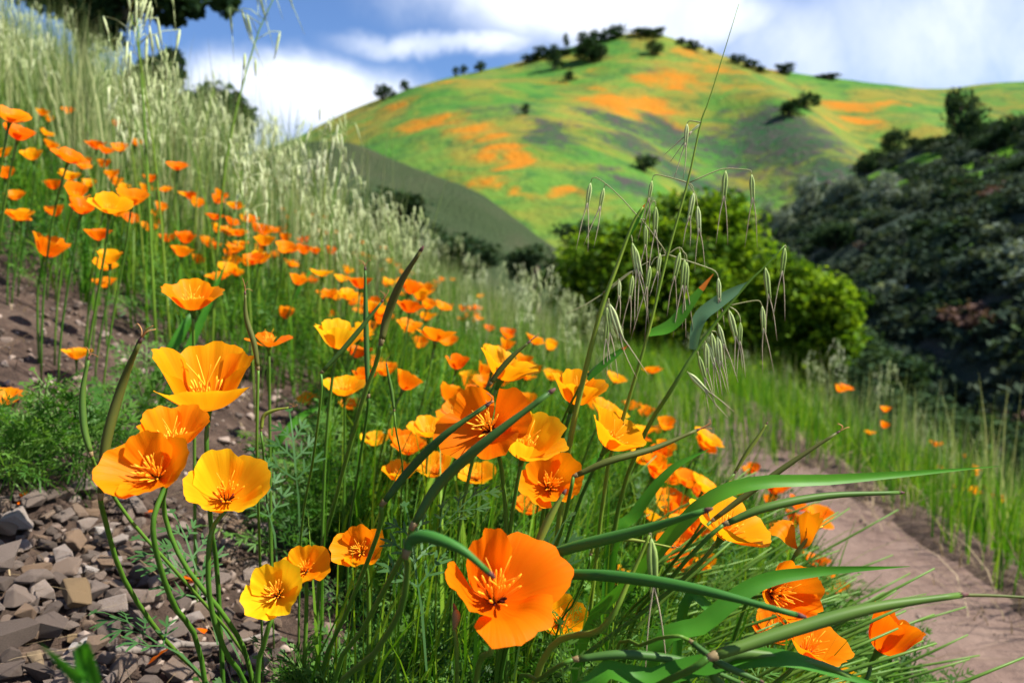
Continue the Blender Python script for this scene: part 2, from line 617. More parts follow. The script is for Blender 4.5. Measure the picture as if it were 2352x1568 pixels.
def hill_z(x, y):
    H = np.interp(x, CX, CZ)
    H = (np.interp(x - 6, CX, CZ) + H + np.interp(x + 6, CX, CZ)) / 3
    t = (YC - y) / (YC - 70)
    tc = np.clip(t, 0, 1)
    front = (H + 14) * (1 - tc) ** 1.22 - 14
    # two gullies and a rounded spur on the near face
    g = tc * (1 - tc) * 4
    front -= g * 9 * np.exp(-((x - 70 + 25 * tc) / 22) ** 2)
    front -= g * 6 * np.exp(-((x - 135 + 50 * tc) / 20) ** 2)
    front += g * 11 * np.exp(-((x + 40 - 60 * tc) / 38) ** 2)
    front += g * 5 * np.exp(-((x - 105 + 40 * tc) / 16) ** 2)
    back = H - 0.0009 * (y - YC) ** 2
    return np.where(y <= YC, front, back)


hxs = np.linspace(-330, 460, 300)
hys = np.concatenate([np.linspace(70, YC, 200), np.linspace(YC + 6, YC + 260, 20)])
HX, HY = np.meshgrid(hxs, hys)
HZ = hill_z(HX, HY)
HN = far_noise(HX, HY, 0.02, 4.0, 5)
HN2 = far_noise(HX, HY, 0.07, 9.0, 3)
HZ = HZ + 2.2 * HN * np.clip((YC - HY) / 60, 0, 1) + 0.35 * HN2


def hill_hit(vx, vy, fn, y0, y1, step=1.0):
    r = ray(vx, vy)
    y = y0
    while y < y1:
        d = y / r.y
        p = CAM + r * d
        if p.z <= float(fn(p.x, y)):
            return p
        y += step
    return None


# vegetation cover of the hill: drifts of poppies and scrub where they grow (hx, hy in metres on the slope)
def cover(spots, wob):
    out = np.zeros(HX.shape)
    for (vx, vy, rx, ry, rot, amp) in spots:
        p = hill_hit(vx, vy, hill_z, 75, YC)
        if p is None:
            continue
        # footprint on the slope: px radii turned into metres; the slope is seen at a grazing angle
        r = p.y / FPX
        ax, ay = rx * r * 1.3, ry * r * 4.2
        dx = HX - p.x + wob * HN * 10
        dy = HY - p.y + wob * HN2 * 14
        c, s = math.cos(rot), math.sin(rot)
        u = (dx * c + dy * s) / ax
        w = (-dx * s + dy * c) / ay
        out = np.maximum(out, amp * np.exp(-(u * u + w * w) * 0.9))
    return out


poppy_spots = [(970, 280, 70, 22, 0, .8), (1060, 300, 50, 18, -.2, .8), (900, 245, 60, 20, 0, .6), (1130, 318, 40, 16, -.4, .9), (1180, 350, 40, 22, -.5, 1.1),
               (1215, 380, 28, 20, -.3, 1.1), (1050, 190, 60, 14, 0, .6), (1160, 435, 50, 12, 0, .8), (1280, 445, 50, 12, 0, .8), (1400, 235, 70, 25, 0, .9),
               (1370, 200, 40, 12, 0, .6), (1480, 240, 70, 22, 0, .8), (1480, 180, 50, 14, 0, .7), (1560, 190, 70, 22, 0, .7), (1590, 130, 50, 14, 0, .6), (1650, 160, 60, 18, 0, .6),
               (1700, 200, 60, 20, 0, .5), (1560, 290, 40, 10, 0, .6), (1960, 250, 60, 14, 0, .85), (2010, 235, 60, 12, 0, .7), (1920, 290, 50, 14, 0, .7), (2000, 285, 40, 14, 0, .9),
               (1250, 190, 50, 14, 0, .45), (1350, 160, 60, 12, 0, .4), (1790, 165, 30, 8, 0, .6), (800, 300, 60, 20, 0, .5)]
scrub_spots = [(1280, 310, 60, 45, 0, .9), (1200, 250, 60, 30, 0, .6), (1340, 340, 50, 28, 0, .7), (1440, 290, 60, 40, 0, .85), (1530, 310, 70, 50, 0, .8), (1490, 360, 70, 40, 0, .8),
               (1780, 300, 110, 55, 0, .95), (1850, 340, 90, 40, 0, 1.), (1700, 350, 90, 50, 0, .8), (1460, 430, 60, 30, 0, .8), (1600, 420, 90, 40, 0, .9), (1120, 250, 50, 16, 0, .5), (1500, 165, 36, 8, 0, .5),
               (1050, 250, 40, 16, 0, .45), (1900, 400, 100, 40, 0, .9)]
PM = cover(poppy_spots, 0.8)
SM = cover(scrub_spots, 0.9)


def hill_mat(name, greens, scrub_c, poppy_c, ns=0.06, tint=0.0):
    m, N = new_mat(name)
    out = N.n('ShaderNodeOutputMaterial')
    geo = N.n('ShaderNodeNewGeometry')
    pos = geo.outputs['Position']
    n1 = N.noise(ns * 0.35, 5, 0.6, pos, 0.6)
    n2 = N.noise(ns * 3.5, 5, 0.65, pos)
    n3 = N.noise(ns * 9.0, 4, 0.6, pos)
    g = N.ramp(N.m('ADD', N.m('MULTIPLY', n1, 0.8), N.m('MULTIPLY', n2, 0.25)), [(0.32 + 0.4 * i / (len(greens) - 1), c) for i, c in enumerate(greens)])
    ap = N.n('ShaderNodeAttribute', attribute_name='poppy')
    asx = N.n('ShaderNodeAttribute', attribute_name='scrub')

    def th(a, amt, lo, hi):
        v = N.m('ADD', a, N.m('MULTIPLY', N.m('SUBTRACT', N.m('ADD', N.m('MULTIPLY', n2, 0.6), N.m('MULTIPLY', n3, 0.4)), 0.5), amt))
        mr = N.n('ShaderNodeMapRange', interpolation_type='SMOOTHSTEP')
        mr.inputs[1].default_value, mr.inputs[2].default_value = lo, hi
        N.l(v, mr.inputs[0])
        return mr.outputs[0]
    if tint:
        n4 = N.noise(ns * 0.4, 6, 0.66, pos, 1.0)
        mr = N.n('ShaderNodeMapRange', interpolation_type='SMOOTHSTEP')
        mr.inputs[1].default_value, mr.inputs[2].default_value = 0.43, 0.60
        N.l(n4, mr.inputs[0])
        g = N.mix(N.m('MULTIPLY', mr.outputs[0], tint), g, (0.30, 0.16, 0.022))
        n5 = N.noise(ns * 1.6, 6, 0.75, pos, 0.5)
        mr = N.n('ShaderNodeMapRange', interpolation_type='SMOOTHSTEP')
        mr.inputs[1].default_value, mr.inputs[2].default_value = 0.47, 0.62
        N.l(n5, mr.inputs[0])
        g = N.mix(N.m('MULTIPLY', mr.outputs[0], tint * 1.3), g, (0.022, 0.085, 0.022))
    mrs = N.n('ShaderNodeMapRange', interpolation_type='SMOOTHSTEP')
    mrs.inputs[1].default_value, mrs.inputs[2].default_value = 0.42, 0.62
    N.l(N.m('ADD', N.m('MULTIPLY', n2, 0.5), N.m('MULTIPLY', n3, 0.5)), mrs.inputs[0])
    sc = N.mix(mrs.outputs[0], scrub_c[0], scrub_c[1])
    c = N.mix(N.m('MULTIPLY', th(asx.outputs['Fac'], 2.6, 0.24, 0.78), 0.95), g, sc)
    c = N.mix(N.m('MULTIPLY', th(ap.outputs['Fac'], 1.5, 0.26, 0.80), 0.92), c, poppy_c)
    p = N.n('ShaderNodeBsdfPrincipled')
    N.l(c, p.inputs['Base Color'])
    p.inputs['Roughness'].default_value = 0.95
    p.inputs['Specular IOR Level'].default_value = 0.1
    bp = N.n('ShaderNodeBump')
    bp.inputs['Strength'].default_value = 0.8
    bp.inputs['Distance'].default_value = 1.2
    N.l(n3, bp.inputs['Height'])
    N.l(bp.outputs[0], p.inputs['Normal'])
    N.l(p.outputs[0], out.inputs[0])
    return m


M['hill'] = hill_mat('hill_cover', [(0.030, 0.12, 0.018), (0.058, 0.165, 0.020), (0.105, 0.185, 0.026), (0.15, 0.17, 0.035)], ((0.012, 0.066, 0.020), (0.060, 0.042, 0.048)), (0.40, 0.138, 0.005), 0.06, 0.5)
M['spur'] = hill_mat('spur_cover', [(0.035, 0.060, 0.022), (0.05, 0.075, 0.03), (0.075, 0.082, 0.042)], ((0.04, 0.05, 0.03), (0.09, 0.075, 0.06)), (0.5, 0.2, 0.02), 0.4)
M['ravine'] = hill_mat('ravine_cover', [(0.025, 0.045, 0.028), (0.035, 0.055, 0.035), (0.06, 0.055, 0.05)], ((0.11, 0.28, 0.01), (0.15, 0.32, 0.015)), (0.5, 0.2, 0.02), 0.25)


def grid_np(name, X, Y, Z, mat, attrs=None):
    ny, nx = X.shape
    V = np.stack([X, Y, Z], -1).reshape(-1, 3)
    i = np.arange(nx * ny).reshape(ny, nx)
    Q = np.stack([i[:-1, :-1], i[:-1, 1:], i[1:, 1:], i[1:, :-1]], -1).reshape(-1, 4)
    o = bulk(name, V, Q, mat, None, True, 'structure')
    for k, a in (attrs or {}).items():
        at = o.data.attributes.new(k, 'FLOAT', 'POINT')
        at.data.foreach_set('value', a.ravel().astype(np.float32))
    return o


grid_np('hill', HX, HY, HZ, M['hill'], {'poppy': PM, 'scrub': SM})

# dark spur between the near slope and the hill
YS = 62.0
sp_v = [(-200, 420), (300, 400), (560, 360), (700, 325), (800, 333), (880, 355), (950, 385), (1100, 450), (1200, 510), (1300, 585), (1400, 670), (1700, 900)]
sc_pts = [P(a, b, YS / (FWD.y + UPV.y * (784 - b) / FPX)) for a, b in sp_v]
SX = np.array([c.x for c in sc_pts]); SZ = np.array([c.z for c in sc_pts])


def spur_z(x, y):
    H = np.interp(x, SX, SZ)
    return np.where(y < YS, (H + 9) * np.clip(1 - (YS - y) / 48, 0, 1) ** 1.1 - 9, H - 0.010 * (y - YS) ** 2)


X, Y = np.meshgrid(np.linspace(-60, 22, 120), np.concatenate([np.linspace(15, YS, 70), np.linspace(YS + 1, YS + 60, 20)]))
Z = spur_z(X, Y) + 0.5 * far_noise(X, Y, 0.15, 2.0, 4)
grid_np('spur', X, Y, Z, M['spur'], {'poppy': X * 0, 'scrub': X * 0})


# shaded slope on the far side of the ravine
def ravine_z(x, y):
    k = 0.85 * (x - 5 - 0.09 * y)
    top = 12 + 0.165 * y + 2.0 * np.sin(y * 0.06)
    z = np.where(k > 0, k, 0.25 * k) - 11
    zz = -11 + (top + 11) * (1 - np.exp(-np.maximum(z + 11, 0) / (top + 11) * 1.25))
    zz = np.where(z < -11, z, zz)
    return zz - 0.004 * np.maximum(0, y - 125) ** 2


GRASSY = [(2130, 368, 60, 22), (2010, 405, 60, 20), (2290, 360, 80, 22), (1925, 415, 36, 26), (2240, 400, 60, 16), (2080, 420, 50, 12), (1945, 370, 30, 30), (2340, 410, 40, 20), (1960, 560, 40, 8), (2210, 610, 30, 10)]
X, Y = np.meshgrid(np.linspace(-4, 150, 150), np.linspace(12, 190, 170))
RN = far_noise(X, Y, 0.06, 7.0, 4)
Z = ravine_z(X, Y) + 1.1 * RN + 0.25 * far_noise(X, Y, 0.3, 1.0, 3)
GS = np.zeros(X.shape)
for (vx, vy, rx, ry) in GRASSY:
    p = hill_hit(vx, vy, ravine_z, 13, 188, 0.7)
    if p is not None:
        r = p.y / FPX
        GS = np.maximum(GS, 1.3 * np.exp(-(((X - p.x) / (rx * r)) ** 2 + ((Y - p.y) / (ry * r * 3.0)) ** 2)))
RAVX, RAVY, RAVZ = X[0].copy(), Y[:, 0].copy(), Z.copy()


def grid_fn(xs, ys, zs, smooth_fn):
    def f(x, y):
        if not (xs[0] <= x <= xs[-1] and ys[0] <= y <= ys[-1]):
            return float(smooth_fn(x, y))
        i = min(int(np.searchsorted(xs, x)) - 1, len(xs) - 2); i = max(i, 0)
        j = min(int(np.searchsorted(ys, y)) - 1, len(ys) - 2); j = max(j, 0)
        u = (x - xs[i]) / (xs[i + 1] - xs[i]); v = (y - ys[j]) / (ys[j + 1] - ys[j])
        return float(zs[j, i] * (1 - u) * (1 - v) + zs[j, i + 1] * u * (1 - v) + zs[j + 1, i] * (1 - u) * v + zs[j + 1, i + 1] * u * v)
    return f


ravine_f = grid_fn(RAVX, RAVY, RAVZ, ravine_z)
hill_f = grid_fn(hxs, hys, HZ, hill_z)
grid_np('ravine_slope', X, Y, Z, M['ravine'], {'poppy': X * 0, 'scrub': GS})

# the valley floor reaches the horizon beneath everything
vv = np.array([(-9000, -9000, -26), (9000, -9000, -26), (9000, 9000, -26), (-9000, 9000, -26)], dtype=np.float32)
gmat = rough_mat('valley_cover', [(0.3, (0.05, 0.085, 0.03)), (0.7, (0.11, 0.14, 0.05))], 0.02, 0.95, 0.3, 0.5, rnd=False)
bulk('valley_floor', vv, np.array([[0, 1, 2, 3]]), gmat, None, False, 'structure')

# ------------------------------------------------------------------ trees and shrubs
def crown_mesh(name, lobes, n, leaf, mat, seed, hollow=0.55, rnd=True):
    """leaf-sized quads spread through the outer volume of several lobes"""
    r = np.random.default_rng(seed)
    vol = np.array([l[3] * l[4] * l[5] for l in lobes])
    pick = r.choice(len(lobes), n, p=vol ** 0.67 / (vol ** 0.67).sum())
    L = np.array(lobes)[pick]
    d = r.normal(size=(n, 3))
    d /= np.linalg.norm(d, axis=1)[:, None]
    # clumps: directions pulled toward a few twig ends so gaps stay between them
    nc = 26
    tw = r.normal(size=(len(lobes), nc, 3))
    tw /= np.linalg.norm(tw, axis=2)[:, :, None]
    ci = r.integers(0, nc, n)
    d = d * 0.42 + tw[pick, ci] * 0.75
    d /= np.linalg.norm(d, axis=1)[:, None]
    rad = (hollow + (1 - hollow) * r.random(n) ** 0.6) * (1 + 0.22 * np.sin(ci * 2.4 + pick))
    pos = L[:, :3] + d * rad[:, None] * L[:, 3:6]
    T = np.array([(-.5, -.32, 0), (.5, -.32, .05), (.5, .32, 0), (-.5, .32, .08)])
    a = r.uniform(0, 6.283, (3, n))
    R = rotz(a[0]) @ rotx(a[1]) @ rotz(a[2])
    V, Q = inst(T, np.array([[0, 1, 2, 3]]), pos, R, leaf * r.uniform(0.6, 1.5, n))
    me = bpy.data.meshes.new(name)
    me.vertices.add(len(V)); me.vertices.foreach_set('co', V.astype(np.float32).ravel())
    me.loops.add(Q.size); me.loops.foreach_set('vertex_index', Q.astype(np.int32).ravel())
    me.polygons.add(len(Q)); me.polygons.foreach_set('loop_start', np.arange(0, Q.size, 4, dtype=np.int32))
    at = me.attributes.new('rnd', 'FLOAT', 'POINT')
    cl = np.sin(ci * 12.9898 + pick * 78.233) * 43758.5453
    cl = cl - np.floor(cl)
    at.data.foreach_set('value', np.repeat(0.6 * cl + 0.4 * r.random(n), 4).astype(np.float32))
    me.materials.append(mat)
    me.update(calc_edges=True)
    return me


def trunk_mesh(name, h, r0, seed, limbs=5, spread=0.5, top=0.7):
    r = random.Random(seed)
    mb = MB()
    lean = Vector((r.uniform(-.1, .1), r.uniform(-.1, .1), 1))
    pts = [Vector((0, 0, -0.15 * h)), Vector((0, 0, 0)), lean * h * 0.35, lean * h * top]
    cp = catmull(pts, 8)
    mb.add(tube(cp, [r0 * (1.15 - 0.85 * i / 7) for i in range(8)], 7))
    for k in range(limbs):
        a = k * 2.4 + r.random()
        s = cp[3 + k % 4]
        e = s + Vector((math.cos(a) * spread * h, math.sin(a) * spread * h, h * r.uniform(0.12, 0.4)))
        mid = s.lerp(e, 0.5) + Vector((0, 0, -0.03 * h))
        mb.add(tube(catmull([s, mid, e], 5), [r0 * 0.5, r0 * 0.4, r0 * 0.3, r0 * 0.2, r0 * 0.1], 5))
    return mb.mesh(name, M['bark'])


M['oakleaf'] = leaf_mat('oak_leaf', [(0.022, 0.060, 0.006), (0.10, 0.20, 0.011), (0.26, 0.38, 0.018)], 0.42, 0.5, spec=0.06, scale=0.6, use_rnd=True)
M['darkleaf'] = leaf_mat('dark_leaf', [(0.014, 0.034, 0.014), (0.028, 0.056, 0.024), (0.050, 0.085, 0.032)], 0.2, 0.75, scale=0.3, use_rnd=True, spec=0.03)
M['greyleaf'] = leaf_mat('grey_leaf', [(0.10, 0.14, 0.10), (0.17, 0.21, 0.16), (0.25, 0.29, 0.23)], 0.2, 0.75, scale=0.2, use_rnd=True, spec=0.03)
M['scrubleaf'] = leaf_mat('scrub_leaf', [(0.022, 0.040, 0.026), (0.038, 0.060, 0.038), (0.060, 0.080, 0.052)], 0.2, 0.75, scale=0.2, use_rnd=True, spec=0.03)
M['scrubred'] = leaf_mat('scrub_red', [(0.10, 0.06, 0.05), (0.16, 0.10, 0.08)], 0.2, 0.75, scale=0.2, use_rnd=True, spec=0.03)


def rl(r, n, s):
    """random lobes of a unit crown (base at z=0, about 1 wide, 1 high)"""
    out = [(0, 0, 0.55, 0.36, 0.36, 0.36)]
    for k in range(n):
        a = r.uniform(0, 6.28)
        q = r.uniform(0.12, 0.32)
        out.append((math.cos(a) * q * s, math.sin(a) * q * s, r.uniform(0.28, 0.82), r.uniform(0.14, 0.26), r.uniform(0.14, 0.26), r.uniform(0.12, 0.22)))
    return out


rr = random.Random(3)
far_crowns = [crown_mesh('crown', rl(rr, 6, 1.0), 420, 0.085, M['darkleaf'], 20 + i, 0.3) for i in range(4)]
mid_crowns = [crown_mesh('crown', rl(rr, 9, 1.1), 2200, 0.045, M['darkleaf'], 40 + i, 0.35) for i in range(3)]
grey_crowns = [crown_mesh('crown', rl(rr, 9, 1.0), 1800, 0.045, M['greyleaf'], 60 + i, 0.35) for i in range(3)]
far_trunk = trunk_mesh('trunk', 1.0, 0.05, 5, 4, 0.3)


def terrain(x, y):
    z = -26.0
    if y < 34 and -13 < x < 16:
        z = max(z, ground(x, y, False))
    if 15 < y < 120 and -60 < x < 22:
        z = max(z, float(spur_z(x, y)))
    if 12 < y < 190 and x > -4:
        z = max(z, ravine_f(x, y))
    return z


def tree(name, label, base, wid, hgt, crown, group=None, cat='tree', rot=None, trunk=True, rooted=False):
    drop = 0.0
    if rooted:
        g = terrain(base.x, base.y) - 0.1
        drop = max(0.0, base.z - g)
        base = Vector((base.x, base.y, base.z - drop))
    o = thing(name, label, cat, base, group)
    a = random.uniform(0, 6.28) if rot is None else rot
    c = put('crown', crown, o)
    c.scale = (wid, wid, hgt)
    c.rotation_euler = (0, 0, a)
    c.location = (0, 0, -0.12 * hgt + drop)
    if drop > 0.05:
        put('trunk', MB().add(tube(catmull([Vector((0, 0, -.1)), Vector((.1, 0, drop * .5)), Vector((0, 0, drop + .5 * hgt))], 7), [.05 * wid + .05 - .006 * k for k in range(7)], 7)).mesh('trunk', M['bark']), o)
    elif trunk:
        t = put('trunk', far_trunk, o)
        t.scale = (wid, wid, hgt * 0.8)
        t.rotation_euler = (0, 0, a)
    return o


def shrub_on(fn, vx, vyb, w, h, y0, y1, name, label, crown, group=None, cat='tree', sink=0.3):
    p = hill_hit(vx, vyb, fn, y0, y1, 0.8)
    if p is None:
        r = ray(vx, vyb)
        yy = min(YC, y1)
        q = CAM + r * (yy / r.y)
        p = Vector((q.x, yy, float(fn(q.x, yy))))
    d = p.y / FPX
    tree(name, label, p - Vector((0, 0, sink)), w * d, h * d, crown, group, cat)


RIDGE = 'trees along the crest of the far hill'
ridge = [(882, 228, 44, 34, 'round dark tree at the low left end of the hill crest'), (930, 206, 24, 22, 'small dark tree next along the crest from the round low one'),
         (1047, 172, 16, 20, None), (1066, 168, 20, 20, None), (1103, 163, 26, 24, 'lone dark tree on the bare stretch of crest below the wooded shoulder'),
         (1215, 141, 40, 18, None), (1245, 134, 46, 24, None), (1272, 160, 44, 52, 'tall dark tree standing just below the wooded shoulder of the hill'), (1300, 112, 14, 36, 'thin spindly tree standing clear of the crest against cloud'),
         (1290, 128, 40, 18, None), (1340, 108, 34, 30, None), (1366, 98, 36, 28, None), (1392, 92, 36, 26, None), (1420, 85, 40, 28, None), (1356, 138, 62, 42, 'broad dark tree clump on the slope below the summit row'),
         (1336, 136, 40, 32, None), (1380, 137, 34, 36, None), (1480, 80, 50, 16, 'flat topped dark tree right on the hill summit'), (1510, 84, 36, 22, None), (1502, 124, 42, 30, 'round bush alone on the grass just under the summit'),
         (1565, 100, 22, 16, None), (1592, 112, 34, 20, None), (1632, 122, 14, 14, None), (1692, 146, 40, 22, None), (1722, 156, 36, 22, None), (1745, 166, 30, 16, None), (1800, 168, 46, 22, 'low dark tree beside the orange patch on the right shoulder'), (1900, 178, 60, 10, None)]
for i, (a, b, w, h, lb) in enumerate(ridge):
    shrub_on(hill_f, a, b + 3, w * 1.35, h * 1.35, 78, YC, 'hill_tree', lb or 'small dark tree in the row lining the crest of the hill', far_crowns[i % 4], None if lb else RIDGE)
for i, (a, b, w, h, lb) in enumerate([(1307, 186, 26, 22, 'tiny round dark bush in the green below the summit clump'), (1207, 264, 22, 26, 'tiny dark bush above the purple scrub patch on the hillside'),
                                      (1812, 268, 60, 36, 'dark oval bush on the green right flank of the hill, lower half of a pair'), (1850, 250, 60, 36, 'dark oval bush on the green right flank of the hill, upper half of a pair'), (1480, 395, 60, 40, 'dark bush in the bottom of the hill gully')]):
    shrub_on(hill_f, a, b, w * 1.3, h * 1.3, 78, YC, 'hill_bush', lb, far_crowns[(i + 1) % 4], None, 'bush')

# trees on the shaded slope across the ravine
rav_trees = [(2205, 340, 100, 170, 0, 'tall ragged tree rising above the ridge at the head of the ravine'), (2055, 330, 62, 88, 0, 'dark round headed tree beside the orange poppy patch'), (2330, 330, 110, 90, 0, 'wide dark tree at the top of the shaded slope'),
             (2270, 350, 80, 60, 0, None), (2140, 345, 60, 40, 0, None), (2010, 360, 70, 50, 0, None), (2350, 400, 90, 60, 0, None), (2100, 330, 46, 46, 0, None),
             (1850, 500, 90, 120, 1, 'grey green tree shaped like a cone low in the ravine'), (1935, 470, 90, 80, 1, None), (2030, 480, 110, 110, 1, 'broad grey green tree on the ravine slope beside the bright grass'), (1800, 540, 70, 80, 1, None), (1915, 575, 130, 90, 0, 'dark broad bush in the ravine behind the bright oak'),
             (2120, 470, 80, 60, 1, None), (2220, 450, 100, 70, 0, None), (2300, 480, 90, 60, 0, None), (1760, 480, 60, 70, 1, None), (1990, 400, 60, 60, 0, None), (2180, 410, 60, 40, 0, None), (1700, 450, 60, 60, 0, None)]
for i, (a, b, w, h, g, lb) in enumerate(rav_trees):
    shrub_on(ravine_f, a, b, w, h, 14, 130, 'ravine_tree', lb or ('grey green tree on the shaded slope across the ravine' if g else 'dark tree on the shaded slope across the ravine'),
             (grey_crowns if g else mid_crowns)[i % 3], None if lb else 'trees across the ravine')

# scrub bushes on the shaded slope: the larger ones singly, the rest as one mass
scr = [crown_mesh('crown', [(0, 0, .3, .5, .5, .36), (.3, .1, .22, .3, .3, .26), (-.25, .2, .2, .3, .3, .25)], 420, 0.12, m, 80 + i, 0.35) for i, m in enumerate((M['scrubleaf'], M['scrubleaf'], M['greyleaf'], M['darkleaf'], M['scrubred']))]
T8 = np.array([(-.5, -.32, 0), (.5, -.32, .05), (.5, .32, 0), (-.5, .32, .08)])
cnt = 0
pos_stuff = []
sr = random.Random(12)
for k in range(3200):
    y = 11 + 124 * sr.random() ** 1.25
    x = 5 + 0.09 * y + sr.random() * (0.70 * y + 4)
    z = ravine_f(x, y)
    s = sr.uniform(0.8, 2.0) * (1 + y / 220)
    # keep the open grass free
    d = FWD.dot(Vector((x, y, z)) - CAM)
    vx = 1176 + x / d * FPX
    vy = 784 - UPV.dot(Vector((x, y, z)) - CAM) / d * FPX
    if vx > 2500 or vy > 1300:
        continue
    near = min(abs((vx - a) / rx) + abs((vy - b) / ry) for (a, b, rx, ry) in GRASSY)
    if near < 1.0:
        continue
    if cnt < 240 and y < 75:
        ci = sr.choice((0, 0, 1, 1, 2, 3, 3, 4)) if sr.random() < 0.7 else 1
        o = put('scrub_bush', scr[ci], None, (x, y, z - 0.25))
        o.scale = (s, s, s * sr.uniform(0.7, 1.0))
        o.rotation_euler = (0, 0, sr.uniform(0, 6.28))
        tag(o, ('low open dark green scrub bush on the shaded ravine slope', 'low tight dark green scrub bush on the shaded ravine slope', 'low grey green scrub bush on the shaded ravine slope', 'low blackish green scrub bush on the shaded ravine slope', 'low reddish brown scrub bush on the shaded ravine slope')[ci], 'bush', 'scrub bushes across the ravine')
        cnt += 1
    else:
        pos_stuff.append((x, y, z, s))
pos_stuff = np.array(pos_stuff)
K = 70
pp = np.repeat(pos_stuff, K, 0)
dd = rng.normal(size=(len(pp), 3)); dd /= np.linalg.norm(dd, axis=1)[:, None]
dd[:, 2] = np.abs(dd[:, 2]) * 0.8
pc = pp[:, :3] + dd * (pp[:, 3:4] * 0.5) * rng.uniform(0.6, 1.05, (len(pp), 1))
V, Q = inst(T8, np.array([[0, 1, 2, 3]]), pc, rand_rot(len(pp)), pp[:, 3] * rng.uniform(0.10, 0.22, len(pp)))
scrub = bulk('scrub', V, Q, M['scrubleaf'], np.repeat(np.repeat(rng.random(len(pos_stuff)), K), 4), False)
scrub['label'] = 'dark low scrub covering the shaded slope across the ravine'

# bright oak standing in the ravine just beyond the path
OAKD = 19.0
def oak_lobes(c, lst, d):
    out = []
    for (vx, vy, w, h, dd_) in lst:
        p = P(vx, vy, d + dd_) - c
        out.append((p.x, p.y, p.z, px(w, d), px((w + h) / 2, d), px(h, d)))
    return out




def root_down(o, r):
    z = o.location.z
    g = terrain(o.location.x, o.location.y)
    if g < z:
        put('root_flare', MB().add(tube([Vector((0, 0, g - z - .2)), Vector((0, 0, (g - z) * .5)), Vector((0, 0, .1))], [r * 1.5, r * 1.15, r * 1.1], 8)).mesh('root_flare', M['bark']), o)


ob = P(1560, 1010, OAKD)
o = thing('oak_tree', 'bright green bushy oak standing in the ravine behind the drooping oats', 'tree', ob)
lob = oak_lobes(ob, [(1620, 560, 130, 110, 0), (1480, 620, 130, 120, 0), (1720, 690, 130, 120, -.6), (1560, 720, 180, 150, -.8), (1390, 700, 120, 130, .3), (1650, 500, 80, 60, .4), (1560, 500, 80, 60, .6),
                     (1500, 860, 200, 110, -.6), (1700, 820, 150, 110, -1), (1360, 600, 80, 80, .8), (1690, 590, 60, 50, -.8), (1770, 640, 50, 44, -.6), (1540, 560, 60, 50, -.9), (1440, 545, 56, 44, -.4), (1610, 650, 70, 56, -1.6), (1400, 780, 90, 70, -1), (1740, 760, 70, 60, -1.5)], OAKD)
put('crown', crown_mesh('crown', lob, 34000, 0.115, M['oakleaf'], 301, 0.55), o)
t = put('trunk', trunk_mesh('trunk', 4.2, 0.28, 8, 7, 0.42, 0.8), o)
root_down(o, .3)
OB2 = 17.0
ob = P(1840, 1030, OB2)
o = thing('oak_tree', 'lower bright green oak leaning out to the right beside the bushy one', 'tree', ob)
lob = oak_lobes(ob, [(1860, 690, 90, 70, 0), (1930, 705, 62, 52, -.4), (1790, 660, 80, 70, .3), (1840, 790, 110, 90, 0), (1905, 770, 80, 60, .2), (1830, 880, 130, 80, 0)], OB2)
put('crown', crown_mesh('crown', lob, 16000, 0.10, M['oakleaf'], 302, 0.55), o)
put('trunk', trunk_mesh('trunk', 2.6, 0.18, 9, 6, 0.35, 0.8), o)
root_down(o, .2)
# darker bushes down the ravine edge
for i, (vx, vy, w, h, d, lb) in enumerate([(2020, 880, 130, 130, 16, 'dark bush in shade at the ravine edge right of the oaks'), (2080, 960, 110, 90, 14.5, 'blackish bush low at the ravine edge'), (1960, 800, 90, 90, 20, 'shaded green bush between the oaks and the scrub slope'),
                                           (2290, 1040, 150, 140, 13, 'dark leafy bush at the lip of the ravine beyond the path grass'), (2180, 1000, 110, 100, 15, 'dark round bush deep in the ravine shade')]):
    b = P(vx, vy + h * 0.75, d)
    tree('ravine_bush', lb, b, px(w * 2.0, d), px(h * 1.7, d), mid_crowns[i % 3], None, 'bush', rooted=True)
# dark bushes in front of the spur
for i, (vx, vy, w, h, d, lb) in enumerate([(885, 500, 200, 130, 30, 'dark green bush below the scrubby spur, behind pale oats'), (1060, 590, 150, 90, 24, 'dark green bush at the foot of the scrubby spur'), (990, 560, 130, 90, 26, 'dark bush beside the oats at the foot of the spur'), (1230, 620, 140, 110, 22, 'dark green bush just left of the bright oak'), (1330, 560, 110, 90, 34, 'mid green bush behind the bright oak on the valley side')]):
    b = P(vx, vy + h * 0.6, d)
    tree('spur_bush', lb, b, px(w * 1.25, d), px(h * 1.4, d), mid_crowns[i % 3], None, 'bush', rooted=True)

